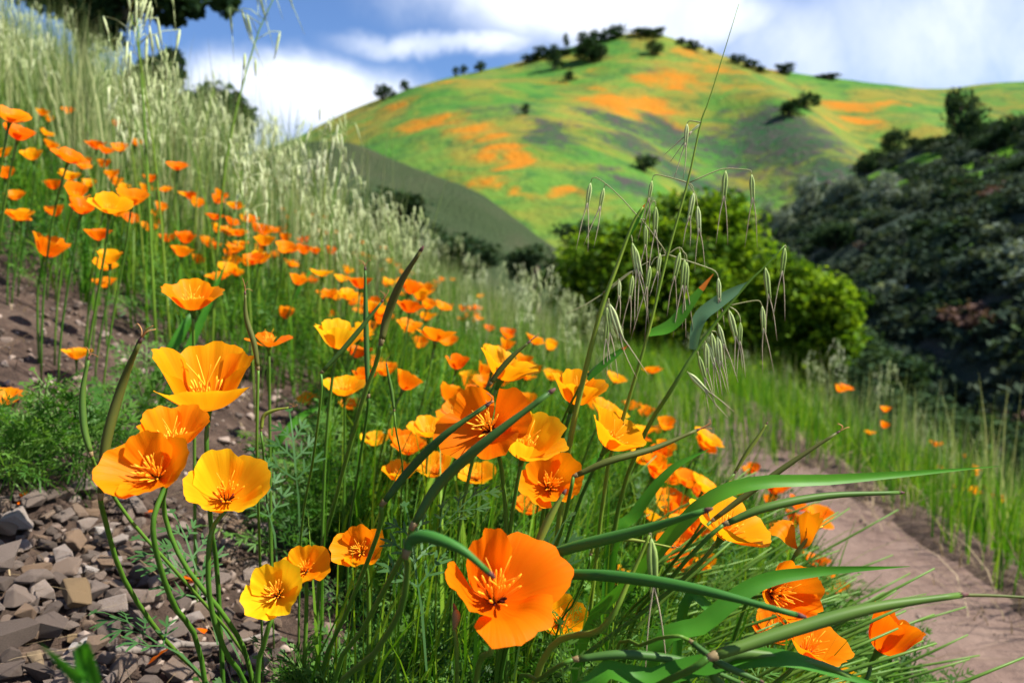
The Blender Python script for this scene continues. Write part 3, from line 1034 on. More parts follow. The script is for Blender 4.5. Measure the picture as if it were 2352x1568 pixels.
# dark trees up the slope on the left
for i, (vx, vy, w, h, d, lb, lobes) in enumerate([
    (500, 330, 0, 0, 15, 'dark rounded evergreen at the skyline behind the tall grass', [(490, 250, 80, 55, 0), (540, 275, 50, 42, 0), (430, 270, 70, 50, .3), (500, 310, 90, 45, 0)]),
    (360, 330, 0, 0, 19, 'far dark evergreen half hidden by grass at the slope top', [(365, 170, 52, 38, 0), (340, 220, 60, 60, 0), (395, 140, 30, 24, 0)]),
    (200, 260, 0, 0, 13, 'large dark oak hanging its boughs over the slope top', [(160, -60, 150, 90, 0), (230, 40, 60, 70, 0), (330, -20, 100, 44, 0), (420, 18, 55, 24, -.3), (440, -40, 90, 40, 0), (520, 10, 30, 26, -.3), (508, -30, 50, 40, 0), (60, -80, 120, 60, 0), (390, 45, 34, 12, 0)])]):
    b = P(vx, vy, d)
    b.z = min(b.z, ground(max(-12.5, b.x), b.y, False) + 0.2)
    o = thing('evergreen_tree', lb, 'tree', b)
    put('crown', crown_mesh('crown', oak_lobes(b, lobes, d), 9000 if i == 2 else 3600, 0.11, M['darkleaf'], 330 + i, 0.35), o)
    top = P(lobes[0][0], lobes[0][1], d) - b
    mb = MB()
    mb.add(tube(catmull([Vector((0, 0, -.3)), Vector((0.05, 0, top.z * .3)), top * 0.65, top], 9), [0.16 - 0.014 * k for k in range(9)], 7))
    for l in lobes[1:]:
        e = P(l[0], l[1], d) - b
        s = top * 0.62
        mb.add(tube(catmull([s, s.lerp(e, .5) + Vector((0, 0, .12)), e], 6), [0.06, .05, .04, .03, .02, .01], 5))
    put('trunk', mb.mesh('trunk', M['bark']), o)

# ------------------------------------------------------------------ poppies
ORANGE = (0.93, 0.265, 0.003)
GOLD = (0.95, 0.37, 0.004)
DEEP = (0.92, 0.185, 0.002)
YELLOW = (0.95, 0.46, 0.008)


def petal_profile(op, flare, n):
    a0, a1 = RAD(78), RAD(op)
    r = z = 0.0
    R, Z = [0.0], [0.0]
    for i in range(1, n):
        v = (i - 0.5) / (n - 1)
        k = min(1, v / 0.55)
        k = k * k * (3 - 2 * k)
        a = a0 + (a1 - a0) * k + RAD(flare) * max(0, v - 0.62) ** 2 * 7
        r += math.sin(a) / (n - 1)
        z += math.cos(a) / (n - 1)
        R.append(r); Z.append(z)
    return R, Z


def petal_mesh(L, op, half, seed, flare=10, off=0.0, nu=23, nv=13, fold=0.0, ragged=0.0):
    """one fan-shaped petal wrapped round the flower axis, centred on azimuth 0"""
    r = random.Random(seed)
    ph = [r.uniform(0, 6.28) for _ in range(5)]
    V, F, UV = [], [], []
    amp = 0.038 * L * r.uniform(0.7, 1.4)
    rowsR = petal_profile(op, flare, 40)
    for j in range(nv):
        for i in range(nu):
            u = -1 + 2 * i / (nu - 1)
            edge = 1 - 0.20 * abs(u) ** 3 + 0.035 * math.sin(u * 3.1 + ph[0]) + 0.022 * math.sin(u * 12 + ph[1]) + 0.008 * math.sin(u * 27 + ph[4]) + ragged * r.uniform(-1, 1)
            v = j / (nv - 1) * edge
            q = min(38.999, v * 39)
            k = int(q)
            t = q - k
            R = rowsR[0][k] * (1 - t) + rowsR[0][k + 1] * t
            Z = rowsR[1][k] * (1 - t) + rowsR[1][k + 1] * t
            if v > 1:
                R *= v; Z *= v
            phi = u * RAD(half) * (0.80 + 0.20 * min(1, v * 2)) * (1 - 0.10 * v * v)
            wav = amp * v * v * (math.sin(u * 5.2 + ph[2]) * 0.6 + math.sin(u * 9.5 + ph[3]) * 0.35 + 0.25 * math.sin(u * 17 + ph[4]))
            rr_ = R * L + off * v + wav
            zz = Z * L - 0.4 * wav
            if fold:
                zz -= fold * L * max(0, v - 0.5) ** 2 * 3
                rr_ += fold * L * max(0, v - 0.5) ** 1.5
            V.append((rr_ * math.cos(phi), rr_ * math.sin(phi), zz))
            UV.append((i / (nu - 1), j / (nv - 1)))
    for j in range(nv - 1):
        for i in range(nu - 1):
            F.append((j * nu + i, j * nu + i + 1, (j + 1) * nu + i + 1, (j + 1) * nu + i))
    me = bpy.data.meshes.new('petal')
    me.from_pydata(V, [], F)
    uvl = me.uv_layers.new(name='UVMap')
    li = np.zeros(len(me.loops), dtype=np.int32)
    me.loops.foreach_get('vertex_index', li)
    uvl.data.foreach_set('uv', np.array(UV, dtype=np.float32)[li].ravel())
    me.polygons.foreach_set('use_smooth', [True] * len(F))
    me.materials.append(M['petal'])
    return me


def stamens_mesh(L, seed, n=22, style=True):
    r = random.Random(seed)
    mb = MB()
    for k in range(n):
        a = k * 2.399 + r.uniform(-.2, .2)
        t = r.uniform(0.10, 0.85)
        h = L * r.uniform(0.34, 0.50)
        d = Vector((math.cos(a) * t, math.sin(a) * t, 1)).normalized()
        s = Vector((math.cos(a), math.sin(a), 0)) * (0.035 * L)
        e = s + d * h
        mb.add(tube([s, s + d * h * 0.35, s + d * h * 0.45, s + d * h * 0.9, e], [L * .009, L * .008, L * .016, L * .017, L * .007], 5))
    if style:
        for k in range(4):
            a = k * 1.57 + 0.4
            s = Vector((0, 0, 0))
            e = Vector((math.cos(a) * .22, math.sin(a) * .22, .68)) * L
            mb.add(tube(catmull([s, Vector((0, 0, .3 * L)), e], 6), [L * .02, L * .018, L * .014, L * .011, L * .009, L * .005], 5))
    return mb.mesh('stamens', M['stamen'])


def spot_mesh(L, seed):
    r = random.Random(seed)
    mb = MB()
    for k in range(9):
        a = k * 0.7 + r.uniform(-.2, .2)
        d = Vector((math.cos(a), math.sin(a), 0.9)).normalized()
        mb.add(tube([d * 0.05 * L, d * 0.14 * L, d * 0.19 * L], [L * .022, L * .026, L * .012], 4))
    return mb.mesh('anther_base', M['darkspot'])


def frame(axis_v, spin):
    z = axis_v.normalized()
    x = Vector((1, 0, 0)) if abs(z.x) < 0.9 else Vector((0, 1, 0))
    x = (x - z * x.dot(z)).normalized()
    y = z.cross(x)
    m = Matrix((x, y, z)).transposed()
    return (m @ Matrix.Rotation(spin, 3, 'Z')).to_4x4()


def stem_from(B, ax, foot, n=12):
    L = (B - foot).length
    p1 = B - ax.normalized() * (0.26 * L)
    p2 = foot + Vector((0, 0, 0.30 * L)) + (B - foot) * 0.10
    out = []
    for i in range(n):
        t = i / (n - 1)
        out.append(B * (1 - t) ** 3 + p1 * 3 * t * (1 - t) ** 2 + p2 * 3 * t * t * (1 - t) + foot * t ** 3)
    return out


def to_ground(p):
    return Vector((p.x, p.y, ground(p.x, p.y) - 0.01))


def poppy(center, D, axis_v, op, spin, hue, label, stem=None, seed=0, deltas=(0, 0, 0, 0), narrow=62, group=None, lean=None, stamens=True, folds=(0, 0, 0, 0), rstem=0.0019, ragged=0.0, flare=12):
    R, Z = petal_profile(op, flare, 40)
    L = D / 2 / max(R[-1], 0.30)
    ax = Vector(axis_v).normalized()
    B = center - ax * (Z[-1] * L * 0.45)
    if stem:
        pts = [B, B - ax * 0.012] + stem
        last = pts[-1]
        if last.z > ground(last.x, last.y) + 0.02:
            dv = (pts[-1] - pts[-2])
            hgt = last.z - ground(last.x, last.y)
            k = min(1.5, hgt / max(0.02, -dv.z)) if dv.z < -0.005 else 0.2
            q = last + Vector((dv.x, dv.y, 0)) * min(k, 1.0) * 0.7
            pts.append(to_ground(q))
        pts = catmull(pts, 20)
    else:
        h = B.z - ground(B.x, B.y)
        if lean is None:
            lean = (-0.28 * ax.x - 0.03, 0.10)
        f = to_ground(B + Vector((lean[0] * max(h, .1), lean[1] * max(h, .1), 0)))
        pts = stem_from(B, ax, f)
    foot = pts[-1]
    o = thing('poppy', label, 'poppy', foot, group)
    fm = Matrix.Translation(B - foot) @ frame(ax, spin)
    r = random.Random(seed)
    for k in range(4):
        inner = k % 2
        me = petal_mesh(L * r.uniform(0.94, 1.05), op + deltas[k] + r.uniform(-5, 5) - (5 if inner else 0), narrow + r.uniform(-3, 3), seed * 10 + k, flare, -0.0012 if inner else 0.0010, fold=folds[k], ragged=ragged)
        p = put('petal', me, o)
        h = r.uniform(0.88, 1.12)
        p.color = (hue[0], hue[1] * h, hue[2], 1)
        p.matrix_local = fm @ Matrix.Rotation(k * math.pi / 2 + r.uniform(-.1, .1), 4, 'Z')
    if stamens:
        s = put('stamens', stamens_mesh(L, seed), o)
        s.matrix_local = fm
        s = put('anther_base', spot_mesh(L, seed), o)
        s.matrix_local = fm
    mb = MB()
    mb.add(tube([Vector((0, 0, -0.011)), Vector((0, 0, -0.006)), Vector((0, 0, -0.001)), Vector((0, 0, 0.0006))], [rstem, rstem * 1.35, rstem * 2.1, rstem * 2.3], 9))
    c = put('receptacle', mb.mesh('receptacle', M['stem']), o)
    c.matrix_local = fm
    lp = [p - foot for p in pts]
    n = len(lp)
    put('stem', MB().add(tube(lp, [rstem * (0.9 + 0.25 * i / n) for i in range(n)], 8)).mesh('stem', M['stem']), o)
    return o


def S(*v):
    return [P(*q) for q in v]


HEROES = [
    # vx, vy, width px, real diameter, axis (right, away, up), opening, spin, hue, label, extras
    (472, 884, 205, .074, (.05, -.24, 1), 20, .35, GOLD, 'large golden frilled poppy with its front petal folded down, above a pair', dict(deltas=(0, 14, 0, 34), seed=1, spin_abs=1, stem=S((474, 1000, .66), (478, 1110, .67), (486, 1220, .69), (500, 1330, .72)))),
    (396, 1000, 150, .048, (.10, -.35, 1), 34, .9, ORANGE, 'golden orange poppy peeking out right behind the wide poppy over the gravel', dict(seed=2, stem=S((375, 1160, .65), (420, 1290, .66), (520, 1420, .68), (570, 1520, .72)))),
    (348, 1080, 196, .057, (-.06, -.80, .75), 42, 0.2, ORANGE, 'wide orange poppy facing out over the gravel with its stamens showing', dict(seed=3, stem=S((352, 1195, .54), (362, 1280, .55), (400, 1390, .58), (460, 1500, .63)))),
    (520, 1128, 186, .060, (.26, -.62, .80), 36, .75, YELLOW, 'bright yellow orange poppy half open beside the wide orange one over the gravel', dict(seed=4, deltas=(8, 0, 0, 0), stem=S((487, 1215, .59), (478, 1300, .59), (486, 1400, .60), (520, 1500, .62), (570, 1590, .66)))),
    (442, 690, 128, .062, (.12, -.30, 1), 40, .3, ORANGE, 'open orange poppy alone by the dirt bank with broad blades below', dict(seed=5, deltas=(0, 10, 0, 12))),
    (778, 778, 118, .058, (.22, -.12, 1), 34, .5, YELLOW, 'yellow orange poppy crossed by a slanting seed pod', dict(seed=6)),
    (618, 788, 112, .060, (.05, -.10, 1), 66, .6, DEEP, 'ragged deep orange poppy with narrow splayed petals beside a tall seed pod', dict(seed=7, narrow=36)),
    (790, 893, 94, .055, (.05, -.3, 1), 42, .2, GOLD, 'golden poppy with spreading petals below the yellow one crossed by a pod', dict(seed=8, deltas=(0, 10, 0, 10))),
    (1160, 850, 140, .060, (.42, -.12, .9), 40, .4, GOLD, 'golden poppy tipped to the right behind a short dark pod', dict(seed=9)),
    (1325, 902, 124, .056, (.30, -.22, 1), 30, .1, GOLD, 'upright golden cup poppy on a straight stalk beside the thick oat stalk', dict(seed=10, rstem=.0024)),
    (1408, 1006, 146, .060, (.52, -.25, .9), 38, .6, GOLD, 'golden poppy tilting right, just below the upright cup beside the oats', dict(seed=11)),
    (1118, 978, 215, .074, (-.22, -.85, .52), 52, .45, DEEP, 'big deep orange poppy spread flat with a dark centre, behind two slanting pods', dict(seed=12, deltas=(0, -14, 8, 0), narrow=50)),
    (1208, 1014, 160, .058, (.18, -.40, .95), 26, .7, YELLOW, 'yellow cup poppy with one loose petal in front of the big flat deep orange one', dict(seed=13, deltas=(0, 0, 0, 30))),
    (1264, 1108, 150, .058, (.10, -.85, .62), 36, .5, ORANGE, 'round orange bowl poppy showing yellow stamens below the yellow cup', dict(seed=14)),
    (1096, 1094, 88, .050, (.02, -.45, 1), 56, .3, GOLD, 'small golden poppy opened wide under the slanting pods', dict(seed=15)),
    (914, 1090, 80, .046, (.15, -.25, 1), 40, .4, GOLD, 'small golden cup poppy left of the long slanting pods', dict(seed=16)),
    (938, 1030, 82, .050, (.1, -.3, 1), 44, .9, ORANGE, 'small orange poppy above the small golden cup by the slanting pods', dict(seed=17)),
    (860, 1013, 64, .044, (.05, -.25, 1), 44, .1, YELLOW, 'small yellow poppy beside the small orange one left of the pods', dict(seed=18)),
    (1004, 1078, 90, .054, (.0, -.5, .9), 50, .5, GOLD, 'crumpled golden poppy half hidden behind the longest slanting pod', dict(seed=19, ragged=.03)),
    (985, 990, 96, .056, (.1, -.3, 1), 50, .2, GOLD, 'golden poppy behind the first slanting pod left of the big flat one', dict(seed=20)),
    (1050, 950, 90, .056, (-.4, -.4, .9), 36, .2, ORANGE, 'orange cup poppy touching the big flat poppy on its left', dict(seed=21)),
    (632, 1360, 138, .046, (.02, -.82, .62), 40, .8, YELLOW, 'pale yellow poppy low in the foliage with a brush of stamens', dict(seed=22, stem=S((622, 1425, .615), (606, 1480, .62), (592, 1560, .63)))),
    (700, 1304, 108, .040, (.12, -.68, .72), 44, .3, GOLD, 'small orange gold poppy touching the pale yellow one from behind', dict(seed=23)),
    (826, 1260, 112, .042, (-.05, -.8, .62), 40, .1, ORANGE, 'orange poppy facing out above the feathery leaves, crossed by pod stems', dict(seed=24)),
    (1142, 1345, 245, .068, (.12, -.56, .86), 27, .55, DEEP, 'largest deep orange poppy with one petal hanging, under an arching teal pod', dict(seed=25, deltas=(22, -6, 0, 14), folds=(0.15, 0.0, 0, 0.3), narrow=54, stem=S((1130, 1490, .49), (1090, 1600, .54)))),
    (1288, 1422, 112, .046, (.2, -.62, .8), 40, .1, GOLD, 'small golden poppy tucked behind the largest deep orange one', dict(seed=26)),
    (1672, 1212, 190, .066, (.40, -.22, .80), 50, .2, GOLD, 'golden poppy sprawling to the right above the path, pierced by a thin stem', dict(seed=27, deltas=(0, 0, 14, 0), lean=(-.7, .05))),
    (1796, 1362, 166, .060, (.35, -.86, .38), 30, .4, ORANGE, 'orange bowl poppy hanging over the path behind a broad grass blade', dict(seed=28, lean=(-.7, .05), ragged=.012)),
    (1862, 1485, 170, .062, (.34, -.25, .75), 46, .3, ORANGE, 'orange poppy with fluttering petals low over the path, above a broad blade', dict(seed=29, lean=(-.75, .05))),
    (1782, 1450, 120, .058, (.1, -.25, .9), 44, .8, DEEP, 'deep orange poppy mostly hidden behind the fluttering one over the path', dict(seed=30, lean=(-.6, .05))),
    (2042, 1462, 136, .056, (.50, -.08, .86), 17, .35, DEEP, 'half closed orange cup poppy standing alone out over the path', dict(seed=31, stem=S((1985, 1565, .75), (1900, 1640, .77)), flare=22)),
    (1920, 1560, 110, .056, (.2, -.1, 1), 50, .3, GOLD, 'golden poppy at the very bottom under the broad blade by the path', dict(seed=32, lean=(-.5, .05))),
    (14, 918, 80, .056, (.1, -.25, 1), 48, .3, ORANGE, 'orange poppy with a nibbled rim over the dirt bank, stalk beside feathery leaves', dict(seed=33, ragged=.03)),
    (176, 815, 62, .050, (.12, -.1, 1), 46, .6, GOLD, 'single golden poppy in front of the bare dirt bank next to a curled pod tip', dict(seed=34)),
    (1310, 1338, 54, .044, (.1, -.4, .9), 48, .6, GOLD, 'little golden poppy in the leaves above the long level pod', dict(seed=35)),
    (1424, 1330, 84, .050, (.1, -.15, 1), 50, .2, GOLD, 'golden poppy with a withered point behind the long level pod', dict(seed=36, narrow=42)),
    (240, 652, 52, .050, (.1, -.2, 1), 44, .3, ORANGE, 'small orange poppy above the dirt bank left of the open one', dict(seed=37)),
    (112, 570, 76, .060, (.45, 0, .9), 24, .3, ORANGE, 'half closed orange poppy leaning right above the dark dirt bank', dict(seed=38)),
    (426, 548, 48, .052, (.2, -.1, 1), 30, .3, DEEP, 'deep orange cup poppy in the grass above the lone open one', dict(seed=39)),
    (800, 680, 58, .056, (.2, -.1, 1), 44, .5, GOLD, 'golden poppy beside the upright dark pod among oats', dict(seed=40)),
    (940, 752, 60, .056, (.25, -.15, 1), 42, .5, ORANGE, 'orange poppy just right of the tall curved pod', dict(seed=41)),
    (884, 852, 60, .054, (.1, -.2, 1), 40, .5, ORANGE, 'orange cup poppy under the stem of the tall curved pod', dict(seed=42)),
    (1018, 1180, 44, .044, (.0, -.3, 1), 34, .5, ORANGE, 'little orange poppy low between the two slanting pods', dict(seed=43)),
    (1124, 1210, 62, .048, (.1, -.5, .9), 50, .5, ORANGE, 'little orange poppy behind the arching teal pod', dict(seed=44)),
    (1218, 1166, 84, .052, (.0, -.3, 1), 44, .5, ORANGE, 'orange poppy low behind the round bowl poppy', dict(seed=45)),
    (1392, 945, 96, .062, (.5, -.1, .9), 52, .2, GOLD, 'golden poppy behind and between the two tilted golden ones', dict(seed=46)),
    (706, 920, 48, .050, (.1, -.4, .9), 44, .2, GOLD, 'small golden poppy left of the spreading one in the grass', dict(seed=47)),
    (808, 932, 60, .054, (.1, -.3, .9), 50, .2, ORANGE, 'orange poppy just beneath the spreading golden one', dict(seed=48)),
    (1300, 1210, 60, .050, (.1, -.3, .9), 50, .2, GOLD, 'small golden poppy in shade by the broad leaf blade', dict(seed=49)),
]
for h in HEROES:
    vx, vy, w, D, ax, op, spin, hue, lb, ex = h
    ex = dict(ex)
    ex.pop('spin_abs', None)
    poppy(P(vx, vy, D * FPX / w), D, ax, op, spin, hue, lb, **ex)

# the wilted one: two hanging petals, a green young pod with forked tip
D0 = .74
foot = to_ground(P(1560, 1500, .80))
o = thing('poppy', 'wilting poppy with two crumpled petals left on its young pod over the path', 'poppy', foot)
B = P(1834, 1262, D0)
ptl = petal_mesh(.040, 34, 46, 901, 26, 0, ragged=.05)
for k, (axv, sp) in enumerate((((-.42, -.25, .78), 0.2), ((-.12, -.42, .9), 2.2))):
    p = put('petal', ptl if k == 0 else petal_mesh(.036, 26, 40, 905, 40, 0, fold=.5, ragged=.06), o)
    p.color = (*ORANGE, 1)
    p.matrix_local = Matrix.Translation(B - foot) @ frame(Vector(axv), sp)
tip = P(1873, 1218, D0)
put('young_pod', MB().add(tube(local(catmull([P(1826, 1275, D0), P(1850, 1245, D0), tip], 8), o), [.0022, .0026, .0026, .0024, .002, .0016, .0012, .0008], 8)).mesh('young_pod', M['podlime']), o)
mb = MB()
for a, b in ((1868, 1196), (1890, 1208), (1880, 1190)):
    mb.add(tube(local(catmull([tip, P((a + 1873) / 2 - 3, (b + 1218) / 2, D0), P(a, b, D0)], 5), o), [.0006] * 5, 4))
put('forked_style', mb.mesh('forked_style', M['stamen']), o)
put('stem', MB().add(tube(local(catmull([P(1827, 1274, D0), P(1800, 1320, .75), P(1700, 1420, .78), foot], 12), o), [.002] * 12, 7)).mesh('stem', M['stem']), o)

# ------------------------------------------------------------------ seed pods
def seed_pod(pts, rad, stem, label, mat='pod', tip='curl', seed=0, straight_end=False):
    """pts: collar .. tip; stem: collar .. ground side"""
    r = random.Random(seed)
    cp = catmull(pts, 16)
    st = list(stem)
    last = st[-1] if st else pts[0]
    prev = st[-2] if len(st) > 1 else pts[0]
    g = ground(last.x, last.y)
    if last.z > g + 0.01:
        dv = last - prev
        q = last + Vector((dv.x, dv.y, 0)) * 0.5
        st.append(to_ground(q))
    foot = st[-1]
    o = thing('poppy_seed_pod', label, 'seed pod', foot)
    rad = rad * 0.78
    rad_l = [rad * (0.80 + 0.5 * math.sin(math.pi * min(1, (i / 15) * 1.05 + 0.08)) - 0.62 * max(0, (i / 15) - 0.55) ** 1.4) for i in range(16)]
    put('pod', MB().add(tube(local(cp, o), rad_l, 16, 1, 0.045)).mesh('pod', M[mat]), o)
    t = (cp[1] - cp[0]).normalized()
    c0 = cp[0]
    put('collar', MB().add(tube(local([c0 - t * rad * 1.9, c0 - t * rad * 0.9, c0 - t * rad * 0.1, c0 + t * rad * 0.25], o), [rad * .72, rad * .80, rad * 1.02, rad * 0.90], 10)).mesh('collar', M['collar']), o)
    e = cp[-1]
    td = (cp[-1] - cp[-2]).normalized()
    re = rad_l[-1]
    put('pod_tip', MB().add(tube(local([e - td * re * 0.6, e + td * re * 1.2, e + td * re * 3], o), [re * 1.06, re * 0.95, re * 0.4], 8)).mesh('pod_tip', M['darkend']), o)
    if tip == 'curl':
        mb = MB()
        for k in range(3):
            s = e + td * re * 2.2
            sd = Vector((r.uniform(-1, 1), r.uniform(-.6, .6), r.uniform(-.4, 1))).normalized()
            a = s + td * rad * r.uniform(1.5, 3) + sd * rad * 1.0
            b = a + sd * rad * r.uniform(1.5, 2.6)
            c = b - td * rad * r.uniform(.5, 2) + Vector((0, 0, rad))
            mb.add(tube(local(catmull([s, a, b, c], 9), o), [rad * .22, rad * .2, rad * .18, rad * .17, rad * .16, rad * .15, rad * .14, rad * .12, rad * .08], 4))
        put('dried_style', mb.mesh('dried_style', M['drytip']), o)
    if tip == 'tail':
        put('dried_style', MB().add(tube(local(catmull([e, P(2280, 1367, .515), P(2390, 1373, .52)], 8), o), [rad * .42, rad * .4, rad * .38, rad * .36, rad * .34, rad * .3, rad * .28, rad * .2], 6)).mesh('dried_style', M['podbrown']), o)
    sp = catmull([c0 - t * rad * 1.6] + st, 16)
    put('stem', MB().add(tube(local(sp, o), [rad * (.72 - .0 * i) for i in range(16)], 8)).mesh('stem', M['stem']), o)
    return o


PODS = [
    (S((232, 1132, .58), (245, 1010, .58), (282, 880, .58), (320, 786, .57)), .0034, S((238, 1180, .60), (285, 1330, .64), (380, 1470, .70), (470, 1560, .76)), 'thick olive pod leaning right over the gravel, taller of the pair', 'podbrown', 'curl'),
    (S((208, 1038, .60), (193, 980, .60), (190, 900, .60), (203, 826, .60)), .0024, S((225, 1080, .61), (300, 1195, .63), (420, 1330, .66), (560, 1500, .74)), 'slim green pod bowed to the left over the gravel, with a curled tip', 'pod', 'curl'),
    (S((592, 842, .66), (584, 790, .66), (566, 730, .66), (563, 676, .66)), .0022, S((592, 900, .66), (590, 1050, .67), (596, 1250, .72), (600, 1400, .8)), 'slender pod with a kink standing just right of the large golden poppy', 'podbrown', 'curl'),
    (S((846, 905, .78), (842, 800, .78), (840, 700, .78), (839, 620, .78)), .0026, S((842, 960, .79), (820, 1100, .82), (800, 1250, .9)), 'straight upright green pod with an orange dried tip', 'pod', 'curl'),
    (S((877, 780, .72), (890, 725, .72), (920, 650, .71), (966, 576, .70)), .0037, S((862, 840, .73), (830, 930, .74), (770, 1150, .78), (735, 1300, .84)), 'tall brown green pod curving up to the right, highest of all', 'podbrown', 'none'),
    (S((742, 852, .66), (790, 800, .66), (840, 740, .66), (876, 694, .66)), .0021, S((738, 900, .66), (720, 1050, .69), (690, 1250, .76)), 'slim dark pod slanting across the yellow orange poppy', 'pod', 'curl'),
    (S((1128, 878, .72), (1150, 848, .72), (1180, 815, .72), (1212, 788, .72)), .0026, S((1100, 920, .73), (1060, 1020, .76), (1010, 1200, .84)), 'short dark pod in front of the golden poppy tipped to the right', 'podbrown', 'curl'),
    (S((884, 1150, .58), (940, 1080, .58), (1020, 1000, .57), (1116, 932, .57)), .0031, S((872, 1210, .59), (840, 1300, .61), (790, 1420, .65), (740, 1540, .7)), 'dark pod slanting up right into the big flat poppy', 'pod', 'curl'),
    (S((953, 1200, .52), (1010, 1110, .52), (1120, 1010, .51), (1262, 902, .51)), .0035, S((938, 1250, .53), (890, 1340, .55), (830, 1450, .59), (770, 1560, .64)), 'longest dark pod slanting up right across the yellow cup', 'pod', 'none'),
    (S((936, 1262, .42), (946, 1240, .42), (985, 1232, .415), (1060, 1262, .41), (1122, 1314, .41)), .0032, S((936, 1300, .43), (920, 1400, .45), (860, 1500, .48), (760, 1640, .54)), 'arching teal pod bent over the largest deep orange poppy', 'podteal', 'none'),
    (S((1232, 1282, .555), (1340, 1250, .53), (1480, 1215, .51), (1620, 1172, .49)), .0036, S((1212, 1310, .57), (1180, 1420, .60), (1140, 1560, .66)), 'green pod lying nearly level from behind the largest poppy toward the path', 'podteal', 'none'),
    (S((1246, 1318, .55), (1400, 1322, .52), (1600, 1352, .49), (1832, 1412, .47)), .0036, S((1216, 1340, .57), (1190, 1430, .60), (1150, 1560, .66)), 'long level green pod drooping toward the orange bowl poppy', 'podteal', 'none'),
    (S((1644, 1504, .48), (1800, 1452, .49), (2000, 1396, .50), (2206, 1366, .51)), .0040, S((1590, 1535, .48), (1500, 1580, .50), (1380, 1660, .54)), 'longest thick pod stretching out over the path with a drawn out tip', 'pod', 'tail'),
    (S((1672, 1200, .60), (1760, 1165, .60), (1900, 1138, .61), (2066, 1131, .62)), .0031, S((1620, 1240, .60), (1540, 1330, .62), (1440, 1480, .68)), 'smooth green pod pointing level to the right above the path', 'pod', 'none'),
    (S((1640, 1192, .62), (1720, 1132, .62), (1820, 1060, .62), (1922, 994, .62)), .0023, S((1590, 1240, .62), (1500, 1350, .66), (1400, 1500, .72)), 'thin olive pod slanting up right, with a curled dry tip, over the path', 'podbrown', 'curl'),
    (S((1326, 1090, .66), (1400, 1058, .66), (1500, 1030, .67), (1600, 988, .68)), .0028, S((1310, 1130, .66), (1280, 1250, .70), (1220, 1400, .76)), 'green pod reaching right from the round bowl poppy, with a frayed tip', 'podbrown', 'curl'),
    (S((1690, 1082, .74), (1715, 1040, .74), (1740, 1005, .74), (1760, 974, .74)), .0019, S((1660, 1120, .74), (1600, 1220, .77), (1500, 1400, .84)), 'small lime pod with an orange tip above the smooth level one', 'podlime', 'none'),
    (S((1328, 1512, .50), (1440, 1502, .50), (1580, 1520, .51), (1700, 1566, .52)), .0027, S((1290, 1525, .50), (1240, 1560, .52), (1180, 1620, .56)), 'dark pod lying low along the bottom below the feathery leaves', 'pod', 'none'),
    (S((1348, 862, .80), (1375, 840, .80), (1410, 815, .80), (1440, 796, .80)), .0022, S((1330, 890, .8), (1280, 1000, .84), (1230, 1200, .94)), 'small pod poking out right beside the base of the thick oat stalk', 'pod', 'none'),
    (S((1222, 1278, .56), (1245, 1225, .56), (1270, 1175, .56), (1294, 1134, .56)), .0028, S((1215, 1310, .57), (1190, 1420, .60), (1150, 1540, .66)), 'lime yellow pod rising into the round bowl poppy', 'podlime', 'none'),
    (S((1358, 1270, .60), (1372, 1246, .60), (1440, 1238, .60), (1542, 1256, .60)), .0016, S((1352, 1300, .60), (1320, 1380, .64), (1270, 1500, .7)), 'thin lime pod hooked over sideways in front of the leaves', 'podlime', 'curl'),
    (S((600, 985, .72), (606, 955, .72), (630, 942, .72), (664, 936, .72)), .0018, S((604, 1030, .72), (610, 1120, .76), (620, 1240, .86)), 'little hooked pod beside the kinked slender one', 'podlime', 'curl'),
    (S((1046, 1430, .50), (1048, 1418, .50), (1047, 1406, .50), (1045, 1398, .50)), .0026, S((1048, 1480, .50), (1050, 1540, .51), (1050, 1600, .53)), 'broken off upright stub with a pale open ring at its top', 'collar', 'none'),
    (S((1590, 1475, .5), (1650, 1520, .49), (1710, 1548, .49), (1745, 1562, .49)), .0022, S((1550, 1460, .5), (1480, 1480, .52), (1400, 1560, .56)), 'short pod dipping toward the path under the longest thick one', 'pod', 'none'),
    (S((1655, 1570, .5), (1640, 1545, .50), (1700, 1500, .50), (1900, 1530, .51), (2010, 1600, .52)), .0032, S((1600, 1600, .5), (1560, 1640, .52)), 'dark glossy pod arching at the bottom below the broad blade', 'pod', 'none'),
    (S((810, 1000, .70), (818, 930, .70), (812, 870, .70), (905, 835, .70)), .0001, S((800, 1060, .7), (790, 1200, .8)), None, 'pod', 'none'),
    (S((905, 940, .74), (900, 900, .74), (893, 865, .74), (888, 838, .74)), .0016, S((910, 990, .74), (925, 1080, .78), (920, 1200, .84)), 'thin short pod rising below the curved tall one, in front of a cup poppy', 'pod', 'curl'),
]
for i, (a, rad, st, lb, mt, tp) in enumerate(PODS):
    if lb:
        seed_pod(a, rad, st, lb, mt, tp, i)

def gp(vx, vy):
    """where the line of sight through a point meets the near ground"""
    r = ray(vx, vy)
    d = .4
    while d < 6:
        p = CAM + r * d
        if p.z < ground(p.x, p.y):
            return p
        d += .006
    return CAM + r * 6


def SG(*pts):
    """blade points standing on the ground where the first of them meets it"""
    g = gp(pts[0][0], pts[0][1])
    d0 = (g - CAM).dot(FWD)
    return [g] + [P(q[0], q[1], d0 * (1 + .015 * n_)) for n_, q in enumerate(pts[1:])]


